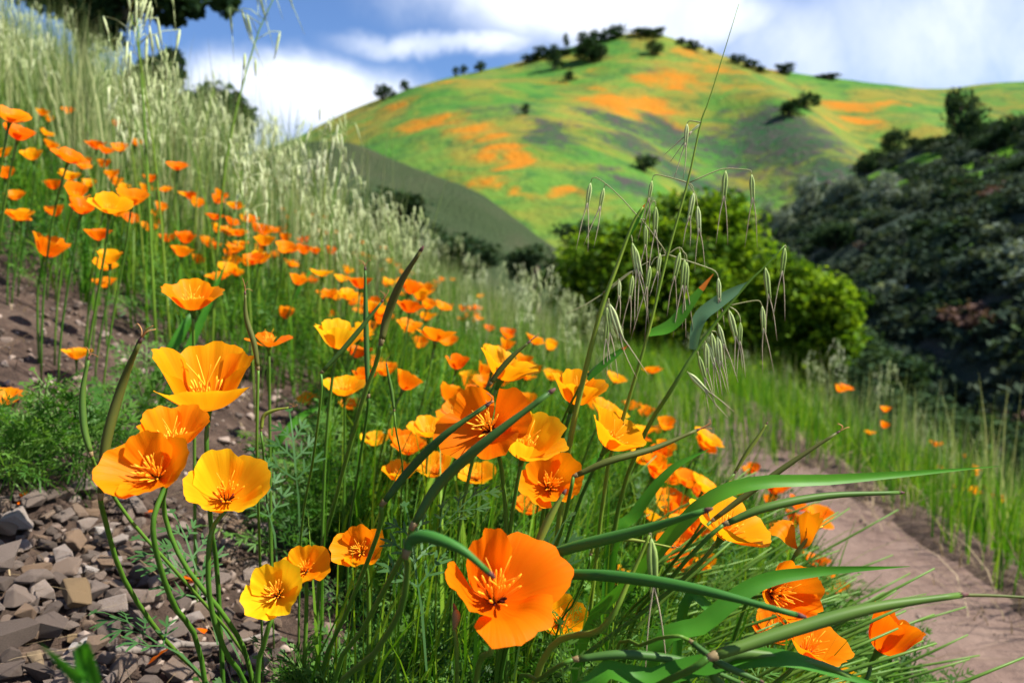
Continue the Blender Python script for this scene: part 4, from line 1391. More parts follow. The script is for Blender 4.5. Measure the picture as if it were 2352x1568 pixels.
# ------------------------------------------------------------------ broad grass blades
def blade_mesh(pts, width, mat, n=18, twist=0.0, fold=0.25, face=Vector((0, -0.5, 1)), tipmat=None):
    cp = catmull(pts, n)
    V, F = [], []
    for i, p in enumerate(cp):
        t = (cp[min(i + 1, n - 1)] - cp[max(i - 1, 0)]).normalized()
        nrm = face.copy()
        nrm.rotate(Matrix.Rotation(twist * i / (n - 1), 3, t))
        side = t.cross(nrm).normalized()
        nn = side.cross(t).normalized()
        s = i / (n - 1)
        w = width * 0.5 * (0.55 + 0.45 * min(1, s * 4)) * max(0.03, 1 - max(0, (s - 0.45) / 0.55) ** 1.7)
        V += [p - side * w + nn * w * fold, p - side * w * .5 + nn * w * fold * .35, p, p + side * w * .5 + nn * w * fold * .35, p + side * w + nn * w * fold]
    for i in range(n - 1):
        for k in range(4):
            F.append((i * 5 + k, i * 5 + k + 1, (i + 1) * 5 + k + 1, (i + 1) * 5 + k))
    mb = MB()
    mb.v, mb.f = [tuple(v) for v in V], F
    me = mb.mesh('blade', M[mat])
    if tipmat:
        me.materials.append(M[tipmat])
        for p in me.polygons:
            if p.index >= (n - 4) * 4:
                p.material_index = 1
    return me


def grass_blade(pts, width, label, mat='blade', twist=0.0, face=Vector((0, -0.5, 1)), group=None, foot=True):
    q = list(pts)
    if foot and q[0].z > ground(q[0].x, q[0].y) + .01:
        dv = q[0] - q[1]
        q = [to_ground(q[0] + Vector((dv.x, dv.y, 0)) * .4)] + q
    me = blade_mesh([p - q[0] for p in q], width, mat, 22, twist, face=face)
    me.name = 'grass_blade'
    o = put('grass_blade', me, None, q[0])
    return tag(o, label, 'grass blade', group)


grass_blade(S((1330, 1500, .66), (1460, 1330, .62), (1600, 1170, .60), (1720, 1112, .60), (1900, 1102, .61), (2080, 1088, .62), (2295, 1070, .64)), .0115, 'long green grass blade stretching level far out over the path, highest of its kind', twist=.9)
grass_blade(S((1480, 1570, .56), (1620, 1430, .56), (1740, 1340, .57), (1880, 1312, .58), (2090, 1300, .60)), .0125, 'green grass blade bending level across the orange bowl poppy', twist=1.0)
grass_blade(S((1330, 1640, .50), (1500, 1560, .50), (1660, 1520, .50), (1800, 1512, .50), (1920, 1545, .51), (2060, 1590, .52)), .014, 'wide dark green blade arching along the bottom under the fluttering poppy', twist=.4)
grass_blade(SG((1255, 1300, .86), (1300, 1200, .86), (1350, 1090, .86), (1395, 1010, .86)), .020, 'broad bright green blade standing behind the round bowl poppy', twist=.2, face=Vector((.3, -1, .4)))
grass_blade(S((1400, 1300, .8), (1460, 1180, .8), (1540, 1080, .8), (1630, 1030, .8)), .012, 'bright green blade leaning right among the small path side poppies', twist=.5)
grass_blade(SG((330, 920, .98), (390, 810, .98), (430, 740, .98), (450, 710, 1.0)), .020, 'broad blade rising under the lone open poppy, left of two', twist=.2, face=Vector((.3, -1, .4)))
grass_blade(SG((350, 960, 1.0), (410, 850, 1.0), (470, 720, 1.02), (525, 590, 1.06)), .016, 'broad blade rising behind the lone open poppy, right of two', twist=.2, face=Vector((.3, -1, .4)))
grass_blade(SG((590, 1090, .9), (650, 1000, .9), (700, 950, .9), (760, 930, .9)), .014, 'dark green blade bending right beneath the little hooked pod', twist=.5, face=Vector((.3, -1, .4)))
grass_blade(SG((960, 1060, .95), (985, 960, .95), (1010, 880, .95), (1020, 820, .95)), .013, 'upright bright green blade behind the first slanting pod', twist=.3, face=Vector((.3, -1, .4)))
grass_blade(SG((620, 800, 1.3), (690, 660, 1.3), (730, 600, 1.35)), .011, 'bright green blade among oats above the splayed deep orange poppy', twist=.3, face=Vector((.3, -1, .4)))
grass_blade(SG((500, 660, 1.25), (530, 590, 1.25), (575, 520, 1.3)), .012, 'dark green broad blade standing among the slope poppies', twist=.3, face=Vector((.3, -1, .4)))
grass_blade([to_ground(Vector((-.10, .31, 0)))] + S((240, 1640, .305), (190, 1568, .30), (140, 1520, .292), (92, 1478, .285)), .0050, 'blurred green blade tip close over the gravel at the bottom corner', twist=.0, face=Vector((.05, -1, .1)), foot=True)
grass_blade(S((1560, 1440, .62), (1640, 1400, .62), (1690, 1370, .62), (1715, 1335, .63)), .008, 'short dark red tipped blade twisting up beside the orange bowl poppy', twist=1.2)

# ------------------------------------------------------------------ the three drooping wild oats in front
def spikelet(o, top, mid, end, seed, pale=False):
    r = random.Random(seed)
    L = (mid - top).length
    ax = (mid - top).normalized()
    side = ax.cross(Vector((0, 1, 0))).normalized()
    root = top - o.location
    mb = MB()
    for k in (-1, 1):
        off = side * k * L * .045
        cp = catmull([root, root + ax * L * .3 + off * 1.0, root + ax * L * .72 + off * .9, root + ax * L * r.uniform(.98, 1.06) + off * 1.6], 9)
        rad = [.010, .034, .050, .054, .050, .042, .030, .016, .003]
        mb.add(tube(cp, [L * q for q in rad], 7))
    s = put('spikelet', mb.mesh('spikelet', M['glumepale' if pale else 'glume']), o)
    mb = MB()
    A = (end - mid).length
    for k in range(2):
        s0 = root + ax * L * .80
        e = end - o.location + side * (k - .5) * A * .28
        m_ = (mid - o.location).lerp(e, .3) + side * (k - .5) * L * .1
        mb.add(tube(catmull([s0, m_, e], 7), [.0007, .0006, .0005, .00045, .0004, .0003, .0002], 4))
    put('awn', mb.mesh('awn', M['awn']), s)
    return s


def C4(x, y, d=.76):
    return P(1263.3 + .4028 * x, 258.4 + .4028 * y, d)


def wild_oat(label, stem_pts, r0, r1, branches, spikes, leaves, seed, stemmat='oatstem'):
    foot = to_ground(stem_pts[0] - Vector((.03, -.02, 0)))
    o = thing('wild_oat', label, 'oat', foot)
    cp = catmull([foot] + stem_pts, 30)
    put('stem', MB().add(tube(local(cp, o), [r0 + (r1 - r0) * (i / 29) ** 1.3 for i in range(30)], 8)).mesh('stem', M[stemmat]), o)
    for b in branches:
        cp = catmull(b, 12)
        put('branch', MB().add(tube(local(cp, o), [.0007 - .00003 * i for i in range(12)], 5)).mesh('branch', M['oatbranch']), o)
    for k, s in enumerate(spikes):
        spikelet(o, s[0], s[1], s[2], seed * 100 + k, len(s) > 3)
    for (pts, w, mat, tw, tip) in leaves:
        put('leaf', blade_mesh(local(pts, o), w, mat, 18, tw, face=Vector((-.3, -1, .5)), tipmat=tip), o)
    return o


wild_oat('tallest wild oat with wide drooping spikelets, its hair thin tip reaching the sky',
         [P(1385, 1150, .80), P(1420, 1000, .78), P(1452, 890, .765), C4(560, 1260), C4(670, 810), C4(785, 400), C4(860, 60), P(1632, 220, .76), P(1697, 10, .76)], .0022, .0003,
         [[C4(785, 400), C4(680, 370), C4(600, 355), C4(582, 388)], [C4(785, 405), C4(920, 345), C4(1000, 320), C4(1100, 325), C4(1142, 330), C4(1150, 352)], [C4(1000, 320), C4(1002, 330)],
          [C4(785, 400), C4(812, 420), C4(820, 455)], [C4(790, 405), C4(828, 470), C4(842, 532)], [C4(862, 58), C4(800, 48), C4(782, 64)], [C4(866, 55), C4(858, 64)],
          [C4(670, 810), C4(600, 710), C4(530, 620), C4(490, 580), C4(400, 480), C4(310, 400), C4(250, 368), C4(232, 400)], [C4(330, 415), C4(316, 410), C4(308, 430)], [C4(540, 630), C4(575, 520), C4(598, 506), C4(604, 535)], [C4(520, 612), C4(540, 612), C4(545, 640)],
          [C4(670, 810), C4(735, 770), C4(762, 800), C4(768, 835)], [C4(735, 770), C4(742, 795)], [C4(755, 790), C4(776, 812), C4(780, 850)], [C4(670, 810), C4(780, 845), C4(900, 885), C4(945, 908), C4(960, 942)],
          [C4(660, 812), C4(640, 770), C4(628, 800)], [C4(660, 812), C4(600, 830), C4(572, 875)]],
         [(C4(582, 388), C4(562, 510), C4(532, 740)), (C4(1002, 330), C4(990, 510), C4(980, 755)), (C4(1150, 352), C4(1157, 515), C4(1146, 770)), (C4(820, 455), C4(792, 620), C4(778, 770)), (C4(842, 532), C4(852, 690), C4(855, 905)),
          (C4(782, 64), C4(772, 200), C4(733, 380), 1), (C4(858, 64), C4(795, 120), C4(670, 260), 1), (C4(232, 400), C4(210, 545), C4(182, 790)), (C4(308, 430), C4(282, 560), C4(220, 765)), (C4(604, 535), C4(600, 700), C4(592, 1000)),
          (C4(545, 640), C4(545, 780), C4(515, 1000)), (C4(742, 795), C4(706, 965), C4(695, 1170)), (C4(768, 835), C4(755, 1020), C4(738, 1280)), (C4(780, 850), C4(775, 1020), C4(785, 1240)), (C4(960, 942), C4(966, 1085), C4(975, 1230)), (C4(628, 800), C4(612, 930), C4(585, 1050)), (C4(572, 875), C4(550, 1020), C4(500, 1300))],
         [([C4(560, 1262), C4(690, 1215), C4(800, 1085), C4(932, 920)], .012, 'blade', .3, 'redtip')], 1)
wild_oat('stout wild oat stalk with a pointed red tipped sheath and pods hanging beside it',
         [P(1290, 1150, .80), P(1312, 1000, .78), C4(190, 1520, .77), C4(290, 1130), C4(380, 880), C4(470, 640), C4(530, 540)], .0034, .0010,
         [[C4(460, 700), C4(466, 715), C4(470, 742)], [C4(390, 960), C4(392, 950), C4(395, 962)], [C4(300, 1030), C4(400, 950), C4(465, 905), C4(472, 930)], [C4(330, 1060), C4(340, 1090)], [C4(335, 1060), C4(325, 1110)], [C4(300, 1035), C4(200, 1095), C4(95, 1145)], [C4(340, 1010), C4(470, 905), C4(560, 850)]],
         [(C4(470, 742), C4(498, 925), C4(525, 1230)), (C4(395, 950), C4(395, 1065), C4(378, 1200), 1), (C4(472, 930), C4(455, 1070), C4(430, 1260)), (C4(340, 1090), C4(410, 1300), C4(530, 1510), 1), (C4(325, 1110), C4(345, 1290), C4(355, 1520)), (C4(330, 1160), C4(318, 1320), C4(330, 1480)), (C4(480, 760), C4(520, 940), C4(530, 1180))],
         [([C4(440, 720), C4(480, 640), C4(515, 570), C4(545, 518)], .006, 'blade', .2, 'redtip'), ([C4(215, 1525), C4(300, 1440), C4(380, 1375), C4(448, 1325)], .007, 'blade', .5, 'redtip')], 2)
wild_oat('wild oat leaning right with a grey green flag leaf and crowded hanging spikelets',
         [P(1405, 1250, .80), P(1470, 1020, .78), C4(700, 1568), C4(830, 1360), C4(900, 1260), C4(1020, 1102), C4(1140, 960), C4(1225, 880), C4(1338, 758)], .0026, .0006,
         [[C4(1338, 758), C4(1344, 764), C4(1340, 780)], [C4(1225, 880), C4(1230, 885)], [C4(1020, 1102), C4(1120, 1080), C4(1190, 1073), C4(1210, 1105)], [C4(1020, 1105), C4(1060, 1130), C4(1082, 1165), C4(1086, 1195)], [C4(1015, 1108), C4(1020, 1130)], [C4(950, 1195), C4(962, 1210)], [C4(915, 1245), C4(922, 1258)], [C4(915, 1245), C4(945, 1250), C4(956, 1275)], [C4(880, 1300), C4(890, 1315)], [C4(840, 1360), C4(848, 1390)], [C4(780, 1478), C4(790, 1484)]],
         [(C4(1340, 770), C4(1322, 935), C4(1305, 1185)), (C4(1228, 882), C4(1250, 1070), C4(1262, 1305)), (C4(1210, 1102), C4(1220, 1260), C4(1246, 1490)), (C4(1086, 1195), C4(1084, 1330), C4(1090, 1510)), (C4(1020, 1125), C4(1068, 1310), C4(1075, 1480)), (C4(960, 1205), C4(998, 1345), C4(1045, 1545)),
          (C4(922, 1255), C4(946, 1430), C4(985, 1600)), (C4(956, 1272), C4(976, 1450), C4(1000, 1600)), (C4(890, 1312), C4(896, 1490), C4(915, 1640)), (C4(848, 1385), C4(890, 1540), C4(930, 1700)), (C4(788, 1482), C4(905, 1600), C4(1030, 1720), 1), (C4(900, 1315), C4(940, 1450), C4(960, 1620))],
         [([C4(815, 1350), C4(850, 1180), C4(940, 1095), C4(1050, 1020), C4(1140, 960)], .013, 'blade_teal', .5, None)], 3)
wild_oat('leaning yellowish oat stalk with one long green spikelet hanging near the level pods',
         [P(1230, 1560, .56), P(1385, 1440, .52), P(1450, 1320, .52), P(1492, 1228, .52)], .0028, .0010,
         [[P(1490, 1230, .52), P(1494, 1222, .52), P(1496, 1240, .52)]],
         [(P(1496, 1235, .52), P(1503, 1370, .52), P(1508, 1568, .52))], [], 4)

# ------------------------------------------------------------------ feathery poppy leaves
def feather(detail=True, seed=0):
    """finely divided leaf: petiole along +x then pinnae with round tipped lobes; unit length"""
    r = random.Random(seed)
    V, Q = [], []

    def strip(a, b, w0, w1, tipw=None):
        d = (b - a)
        side = Vector((-d.y, d.x, 0)).normalized()
        k = len(V)
        m_ = a.lerp(b, .62)
        V.extend([a - side * w0, a + side * w0, m_ - side * w1 * 1.15, m_ + side * w1 * 1.15, b - side * w1 * .45, b + side * w1 * .45])
        Q.append((k, k + 1, k + 3, k + 2))
        Q.append((k + 2, k + 3, k + 5, k + 4))

    w = 0.0068
    p = Vector((0, 0, 0))
    strip(p, Vector((.5, 0, 0)), w, w)
    strip(Vector((.5, 0, 0)), Vector((.92, 0, 0)), w, w)
    nodes = [(.45, 52, .30), (.60, 48, .27), (.74, 42, .22), (.92, 0, .12)] if detail else [(.5, 48, .32), (.72, 40, .25), (.92, 0, .12)]
    for (t, ang, ln) in nodes:
        for s in ((-1, 1) if ang else (0,)):
            a0 = RAD(ang) * s + r.uniform(-.12, .12)
            o_ = Vector((t, 0, 0))
            e = o_ + Vector((math.cos(a0), math.sin(a0), 0)) * ln * .55
            strip(o_, e, w * .8, w * .9)
            for k in ((-1, 0, 1) if detail else (-.6, .6)):
                a1 = a0 + k * .62 + r.uniform(-.12, .12)
                e2 = e + Vector((math.cos(a1), math.sin(a1), 0)) * ln * (.42 if k == 0 else .36)
                strip(e, e2, w * .8, w * 1.35)
            if detail and ang:
                for k in (-1, 1):
                    m_ = o_.lerp(e, .5)
                    a1 = a0 + k * .75
                    strip(m_, m_ + Vector((math.cos(a1), math.sin(a1), 0)) * ln * .34, w * .7, w * 1.2)
    T = np.array([tuple(v) for v in V])
    T[:, 2] = 0.55 * T[:, 0] - 0.42 * T[:, 0] ** 2 - 0.5 * T[:, 1] ** 2 + 0.03 * np.sin(T[:, 0] * 9 + T[:, 1] * 14)
    return T, np.array(Q)


LEAF_A = [feather(True, i) for i in range(3)]
LEAF_B = [feather(False, i) for i in range(2)]


def gz(arr):
    return np.array([ground(float(a), float(b)) for a, b in arr])


def leaves_at(base, n_per, ln, templ, up=(0.1, 1.15), upshift=0.0):
    """rosettes of feathery leaves; returns V, Q, rnd"""
    Vs, Qs, Rs = [], [], []
    off = 0
    B = np.repeat(base, n_per, 0)
    n = len(B)
    az = rng.uniform(0, 6.283, n)
    el = rng.uniform(up[0], up[1], n)
    R = rotz(az) @ roty(-el) @ rotx(rng.uniform(-.7, .7, n))
    B = B + np.stack([rng.normal(0, .012, n), rng.normal(0, .012, n), np.abs(rng.normal(0, upshift, n)) if upshift else np.zeros(n)], -1)
    which = rng.integers(0, len(templ), n)
    L = rng.uniform(ln[0], ln[1], n)
    for k, (T, TQ) in enumerate(templ):
        s = which == k
        V, Q = inst(T, TQ, B[s], R[s], L[s])
        Vs.append(V); Qs.append(Q + off); off += len(V)
        Rs.append(np.repeat(rng.random(int(s.sum())), len(T)))
    return np.concatenate(Vs), np.concatenate(Qs), np.concatenate(Rs)


def scatter(n, fx, fy, keep):
    out = []
    tries = 0
    while len(out) < n and tries < n * 60:
        tries += 1
        x, y = fx(), fy()
        if keep(x, y):
            out.append((x, y))
    return np.array(out)


def bare(x, y):
    """how bare the ground is: the stony scrape and dirt bank at the left front"""
    g = 0.0
    if y < 2.6:
        edge = -0.14 - 0.16 * (y - 0.7) + 0.05 * math.sin(y * 9) + 0.05 * nz3(x, y, 4, 2)
        g = max(g, min(1, max(0, (edge - x) / 0.10)))
        yb = 1.72 + 0.18 * (x + 1.0) * (1 if x > -1 else -.3)
        if y > yb:
            g *= max(0, 1 - (y - yb) / 0.25)
    return g


U = random.uniform
cl = []
near_pts = scatter(900, lambda: U(-.42, .70), lambda: 0.60 + 1.4 * random.random() ** 1.3, lambda x, y: bare(x, y) < .35 and x < path_left(y) - .03 and nz3(x, y, 5, 9) > -.45)
lowp = near_pts[(near_pts[:, 0] < 0.02) & (near_pts[:, 1] < 1.15)]
hip = near_pts[~((near_pts[:, 0] < 0.02) & (near_pts[:, 1] < 1.15))]
cl.append(leaves_at(np.column_stack([lowp, gz(lowp)]), 16, (.06, .115), LEAF_A, (0.15, 1.25), 0.02))
cl.append(leaves_at(np.column_stack([hip, gz(hip)]), 13, (.07, .14), LEAF_A, (0.2, 1.35), 0.06))
mid_pts = scatter(1250, lambda: U(-2.9, .72), lambda: U(1.5, 4.6), lambda x, y: bare(x, y) < .3 and x < path_left(y) and abs(x / y) < .8)
cl.append(leaves_at(np.column_stack([mid_pts, gz(mid_pts)]), 8, (.10, .19), LEAF_B, (0.2, 1.2), 0.04))
bank_pts = np.array([gp(a_, b_)[:2] for a_, b_ in ((20, 1170), (70, 1165), (120, 1160), (180, 1165), (230, 1160), (280, 1150), (50, 1120), (110, 1110), (170, 1120), (320, 1090), (370, 1050), (10, 1110), (400, 1000), (340, 960), (640, 1250), (700, 1180), (680, 1330))])
cl.append(leaves_at(np.column_stack([bank_pts, gz(bank_pts)]), 12, (.09, .15), LEAF_A, (0.2, 1.2), 0.03))
off, Vs, Qs, Rs = 0, [], [], []
for V, Q, R_ in cl:
    Vs.append(V); Qs.append(Q + off); Rs.append(R_); off += len(V)
fo = bulk('poppy_foliage', np.concatenate(Vs), np.concatenate(Qs), M['foliage'], np.concatenate(Rs))
fo['label'] = 'feathery green poppy leaves carpeting the bank'

# single leaves that stand clear over the gravel
for i, (vx, vy, d, az, el, ln, lb) in enumerate([(560, 1530, .72, 2.75, .55, .16, 'feathery leaf reaching left over the gravel below the pod stems'), (500, 1480, .70, 2.4, .75, .13, 'feathery leaf crossing the pod stems above the grey twig'),
                                                 (640, 1330, .78, 2.3, 1.0, .13, 'feathery leaf standing up behind the pale yellow poppy'), (690, 1250, .82, 2.0, 1.05, .14, 'tall feathery leaf in front of the dirt between the stems'),
                                                 (500, 1590, .66, 2.9, .3, .13, 'feathery leaf low over the dark gravel at the bottom'), (900, 1340, .62, .4, .5, .12, 'feathery leaf curling right below the orange poppy crossed by stems'), (980, 1540, .6, 1.9, .8, .13, 'grey green feathery leaf left of the broken stub'), (1180, 1560, .56, .8, .9, .12, 'feathery leaf spread under the hanging petal of the largest poppy')]):
    T, TQ = LEAF_A[i % 3]
    me = bpy.data.meshes.new('poppy_leaf')
    R = rotz(np.array([az])) @ roty(np.array([-el]))
    p = P(vx, vy, d)
    V, Q = inst(T, TQ, np.zeros((1, 3)), R, [ln])
    me.from_pydata(V.tolist(), [], Q.tolist())
    me.polygons.foreach_set('use_smooth', [True] * len(Q))
    me.materials.append(M['bigleaf'])
    tag(put('poppy_leaf', me, None, p), lb, 'leaf')

# ------------------------------------------------------------------ slope poppies further off
PET = []
for k in range(7):
    op = (24, 34, 42, 50, 56, 44, 30)[k]
    PET.append((petal_mesh(.034, op, 62, 700 + k, 12, .0008, 9, 7), petal_mesh(.033, op - 5, 60, 720 + k, 12, -.001, 9, 7), op))
MIDST = stamens_mesh(.034, 77, 8, False)
MIDREC = MB().add(tube([Vector((0, 0, -.011)), Vector((0, 0, -.004)), Vector((0, 0, .0005))], [.002, .003, .0045], 6)).mesh('receptacle', M['stem'])


def mid_poppy(B, ax, k, s, spin, hue, label, group, simple=False):
    h = max(.06, B.z - ground(B.x, B.y))
    f = to_ground(B + Vector((-.20 * h, .08 * h, 0)))
    o = thing('poppy', label, 'poppy', f, group)
    fm = Matrix.Translation(B - f) @ frame(Vector(ax), spin) @ Matrix.Scale(s, 4)
    a, b, op = PET[k]
    for q in range(4):
        p = put('petal', b if q % 2 else a, o)
        p.color = (hue[0], hue[1] * random.uniform(.9, 1.1), hue[2], 1)
        p.matrix_local = fm @ Matrix.Rotation(q * math.pi / 2 + random.uniform(-.12, .12), 4, 'Z') @ Matrix.Rotation(random.uniform(-.14, .14), 4, 'Y')
    if not simple:
        put('stamens', MIDST, o).matrix_local = fm
        put('receptacle', MIDREC, o).matrix_local = fm
    pts = stem_from(B, Vector(ax), f, 7)
    put('stem', MB().add(tube([p - f for p in pts], [.0018] * 7, 5)).mesh('stem', M['stem']), o)


HW = {ORANGE: 'orange', GOLD: 'golden', DEEP: 'deep orange', YELLOW: 'yellow'}
SW = ('nearly closed', 'cup shaped', 'half open', 'wide open', 'spread flat', 'half open', 'cup shaped')


def drift(n, zone, label, group, hmin, hmax, keep=None, simple=False, hues=(ORANGE, GOLD, DEEP, ORANGE), mind=0.0):
    """n poppies whose heads fall in a zone of the slope (x0, x1, y0, y1 in metres) """
    c = 0
    t = 0
    while c < n and t < n * 80:
        t += 1
        x, y = zone[0] + (zone[1] - zone[0]) * random.random(), zone[2] + (zone[3] - zone[2]) * random.random()
        if keep and not keep(x, y):
            continue
        if nz3(x, y, 1.6, 14) < -.15 + U(-.15, .15):
            continue
        B = Vector((x, y, ground(x, y) + U(hmin, hmax)))
        ax = (.22 + U(-.3, .3), U(-.4, .25), 1)
        kk, hu = random.randrange(7), random.choice(hues)
        mid_poppy(B, ax, kk, U(.85, 1.15), U(0, 6.28), hu, '%s poppy %s %s' % (HW[hu], SW[kk], label), group, simple)
        c += 1


def band(lo, hi, f0=0.0):
    return lambda x, y: lo(y) < x < hi(y)


random.seed(21)
G1 = 'poppies in the drift up the slope'
drift(60, (-1.9, -.55, 1.62, 2.9), 'in the thick drift up the slope above the dirt bank', G1, .18, .40, lambda x, y: -.68 * y < x < -.30 * y)
drift(50, (-1.4, -.1, 1.8, 3.6), 'scattered among oats in the middle of the slope', 'poppies among the oats mid slope', .18, .38, lambda x, y: -.36 * y < x < -.12 * y)
drift(50, (-1.6, .35, 2.9, 6.0), 'small and far along the slope among the oats', 'small poppies far along the slope', .18, .36, lambda x, y: -.30 * y < x < -.02 * y, True)
drift(60, (-.35, .5, 1.15, 2.4), 'in the crowd behind the big foreground flowers', 'poppies behind the foreground flowers', .22, .40, lambda x, y: -.20 * y < x < .2 * y)
drift(18, (.18, .66, 1.1, 2.2), 'low in the tangle beside the path', 'poppies beside the path', .16, .32, lambda x, y: .16 * y < x < .42 * y)
drift(16, (1.4, 2.6, 2.0, 4.4), 'deep in the green grass across the path', 'poppies across the path', .16, .34, lambda x, y: x > path_right(y) + .06 and x < .72 * y, True)
for i, (vx, vy, w, kk) in enumerate([(22, 262, 92, 3), (40, 305, 84, 2), (8, 350, 60, 1), (12, 396, 64, 0), (156, 356, 84, 4), (160, 402, 62, 2), (172, 440, 78, 1), (186, 474, 84, 2), (252, 468, 104, 3), (302, 452, 90, 1), (226, 538, 72, 2),
                                     (252, 590, 78, 1), (276, 338, 50, 2), (268, 284, 34, 0), (312, 326, 42, 1), (238, 376, 46, 0), (408, 380, 54, 4), (48, 490, 66, 5), (36, 448, 54, 2), (384, 545, 50, 1), (496, 524, 44, 1), (130, 484, 62, 1), (64, 446, 40, 0), (112, 272, 34, 0), (156, 254, 34, 2), (300, 500, 50, 3), (205, 420, 44, 2), (340, 520, 46, 2)]):
    hu = (ORANGE, DEEP, GOLD)[i % 3]
    D = .062
    d = D * FPX / w
    lb = '%s poppy %s at the near end of the bank drift' % (HW[hu], SW[kk])
    mid_poppy(P(vx, vy + w * .2, d), (.2 + U(-.3, .3), U(-.5, 0), 1), kk, D / .062, U(0, 6), hu, lb, 'near poppies of the drift above the bank')

random.seed(44)
for i in range(30):
    t = i / 29
    vy = 985 + 320 * t
    vx = 1450 + 60 * t + U(0, 190 - 40 * t)
    d = 1.62 - .52 * t + U(-.06, .06)
    B = P(vx, vy, d)
    if B.z < ground(B.x, B.y) + .05:
        B.z = ground(B.x, B.y) + U(.06, .12)
    hu, kk = (ORANGE, GOLD, DEEP, GOLD)[i % 4], random.randrange(7)
    mid_poppy(B, (.35 + U(-.3, .3), U(-.6, .1), .9), kk, U(.85, 1.1), U(0, 6), hu, '%s poppy %s in the crowd between stems at the path edge' % (HW[hu], SW[kk]), 'poppies crowding the path edge')

# ------------------------------------------------------------------ grasses
def grass_stuff(name, label, n, fx, fy, keep, h, w, lean, mat, seg=4, laz=None):
    pts = scatter(n, fx, fy, keep)
    m = len(pts)
    base = np.column_stack([pts, gz(pts) - .01])
    az = rng.uniform(0, 6.283, m) if laz is None else rng.normal(laz[0], laz[1], m)
    V, Q, k = blades(base, rng.uniform(h[0], h[1], m), az, np.abs(rng.normal(lean[0], lean[1], m)), rng.uniform(w[0], w[1], m), seg, rng.uniform(.5, 1.5, m))
    o = bulk(name, V, Q, M[mat], np.repeat(rng.random(m), k))
    o['label'] = label
    return o


grass_stuff('bank_grass', 'thin green grass and stems growing through the poppies on the bank', 6000, lambda: U(-.5, .68), lambda: .66 + 2.2 * random.random() ** 1.3, lambda x, y: bare(x, y) < .25 and x < path_left(y) - .01 and x < .36 * y, (.14, .36), (.002, .006), (.35, .2), 'grass', 5, (-.2, .9))
grass_stuff('slope_grass', 'green grass covering the poppy slope', 17000, lambda: U(-7.5, .7), lambda: 1.7 + 8.0 * random.random() ** 1.3, lambda x, y: bare(x, y) < .2 and x < path_left(y) - .02 and -.82 * y < x, (.14, .42), (.003, .009), (.25, .2), 'grass', 3)
grass_stuff('tall_pale_grass', 'tall pale green oat grass crowding the upper slope', 21000, lambda: U(-11, -.2), lambda: 2.9 + 11.5 * random.random(), lambda x, y: -.95 * y - .5 < x < -.05 * y and x < -.46 * y + 1.05 + .5 * nz3(x, y, .8, 6) , (.48, 1.02), (.004, .010), (.13, .1), 'palegrass', 3)
grass_stuff('ridge_grass', 'pale grass along the lip of the slope before the ravine', 6500, lambda: U(-3.0, .6), lambda: 3.6 + 8 * random.random(), lambda x, y: -.34 * y < x < path_left(y) - .05, (.25, .60), (.003, .008), (.15, .1), 'palegrass', 3)
grass_stuff('verge_grass', 'lush green grass on the outer verge of the path', 15000, lambda: U(.5, 5.5), lambda: 1.4 + 8 * random.random(), lambda x, y: (x > path_right(y) + .02 + .04 * nz3(x, y, 6, 1) or (y > 3.5 and x > path_left(y))) and x < .8 * y + .4, (.18, .44), (.003, .008), (.22, .15), 'grass', 4)
grass_stuff('verge_seed_heads', 'pale seeding grass tops above the outer verge', 8000, lambda: U(1.2, 7.5), lambda: 2.6 + 9 * random.random(), lambda x, y: x > path_right(y) + .25 + .05 * y and x < .8 * y + .5, (.40, .70), (.004, .009), (.13, .08), 'palegrass', 3)
grass_stuff('path_straw', 'dry straw lying along the edges of the path', 1300, lambda: U(.5, 1.75), lambda: 1.2 + 3.8 * random.random(), lambda x, y: min(abs(x - path_right(y) - .02), abs(x - path_left(y))) < .10 + .08 * random.random(), (.05, .20), (.0015, .004), (1.6, .5), 'straw', 3)
grass_stuff('litter_straw', 'dry straw and stalks littering the stony ground', 900, lambda: U(-1.5, .1), lambda: .75 + 1.6 * random.random(), lambda x, y: bare(x, y) > .05, (.02, .075), (.001, .0022), (2.2, .7), 'straw', 3)

grass_stuff('broad_bank_grass', 'broad bright green grass blades among the poppy stems', 900, lambda: U(-.45, .50), lambda: .85 + 1.6 * random.random(), lambda x, y: bare(x, y) < .45 and x < path_left(y) - .08 and x < .40 * y, (.16, .38), (.006, .012), (.3, .2), 'lightgrass', 6, (.1, .9))
# stems leaning out to the right over the path
random.seed(5)
mb = MB()
for k in range(230):
    x, y = U(.0, .36), U(.62, 1.25)
    f = Vector((x, y, ground(x, y) - .01))
    L = U(.20, .38)
    a = U(-.35, .4)
    e = f + Vector((math.cos(a) * L * U(.5, .95), math.sin(a) * L * .4, L * U(.35, .9)))
    m_ = f.lerp(e, .45) + Vector((-.02, 0, .05))
    mb.add(tube(catmull([f, m_, e], 8), [.0021, .0021, .0020, .0019, .0018, .0017, .0016, .0009], 6))
o = put('leaning_stems', mb.mesh('leaning_stems', M['stem']))
o['kind'] = 'stuff'
o['label'] = 'tangle of thin green stems leaning out toward the path'

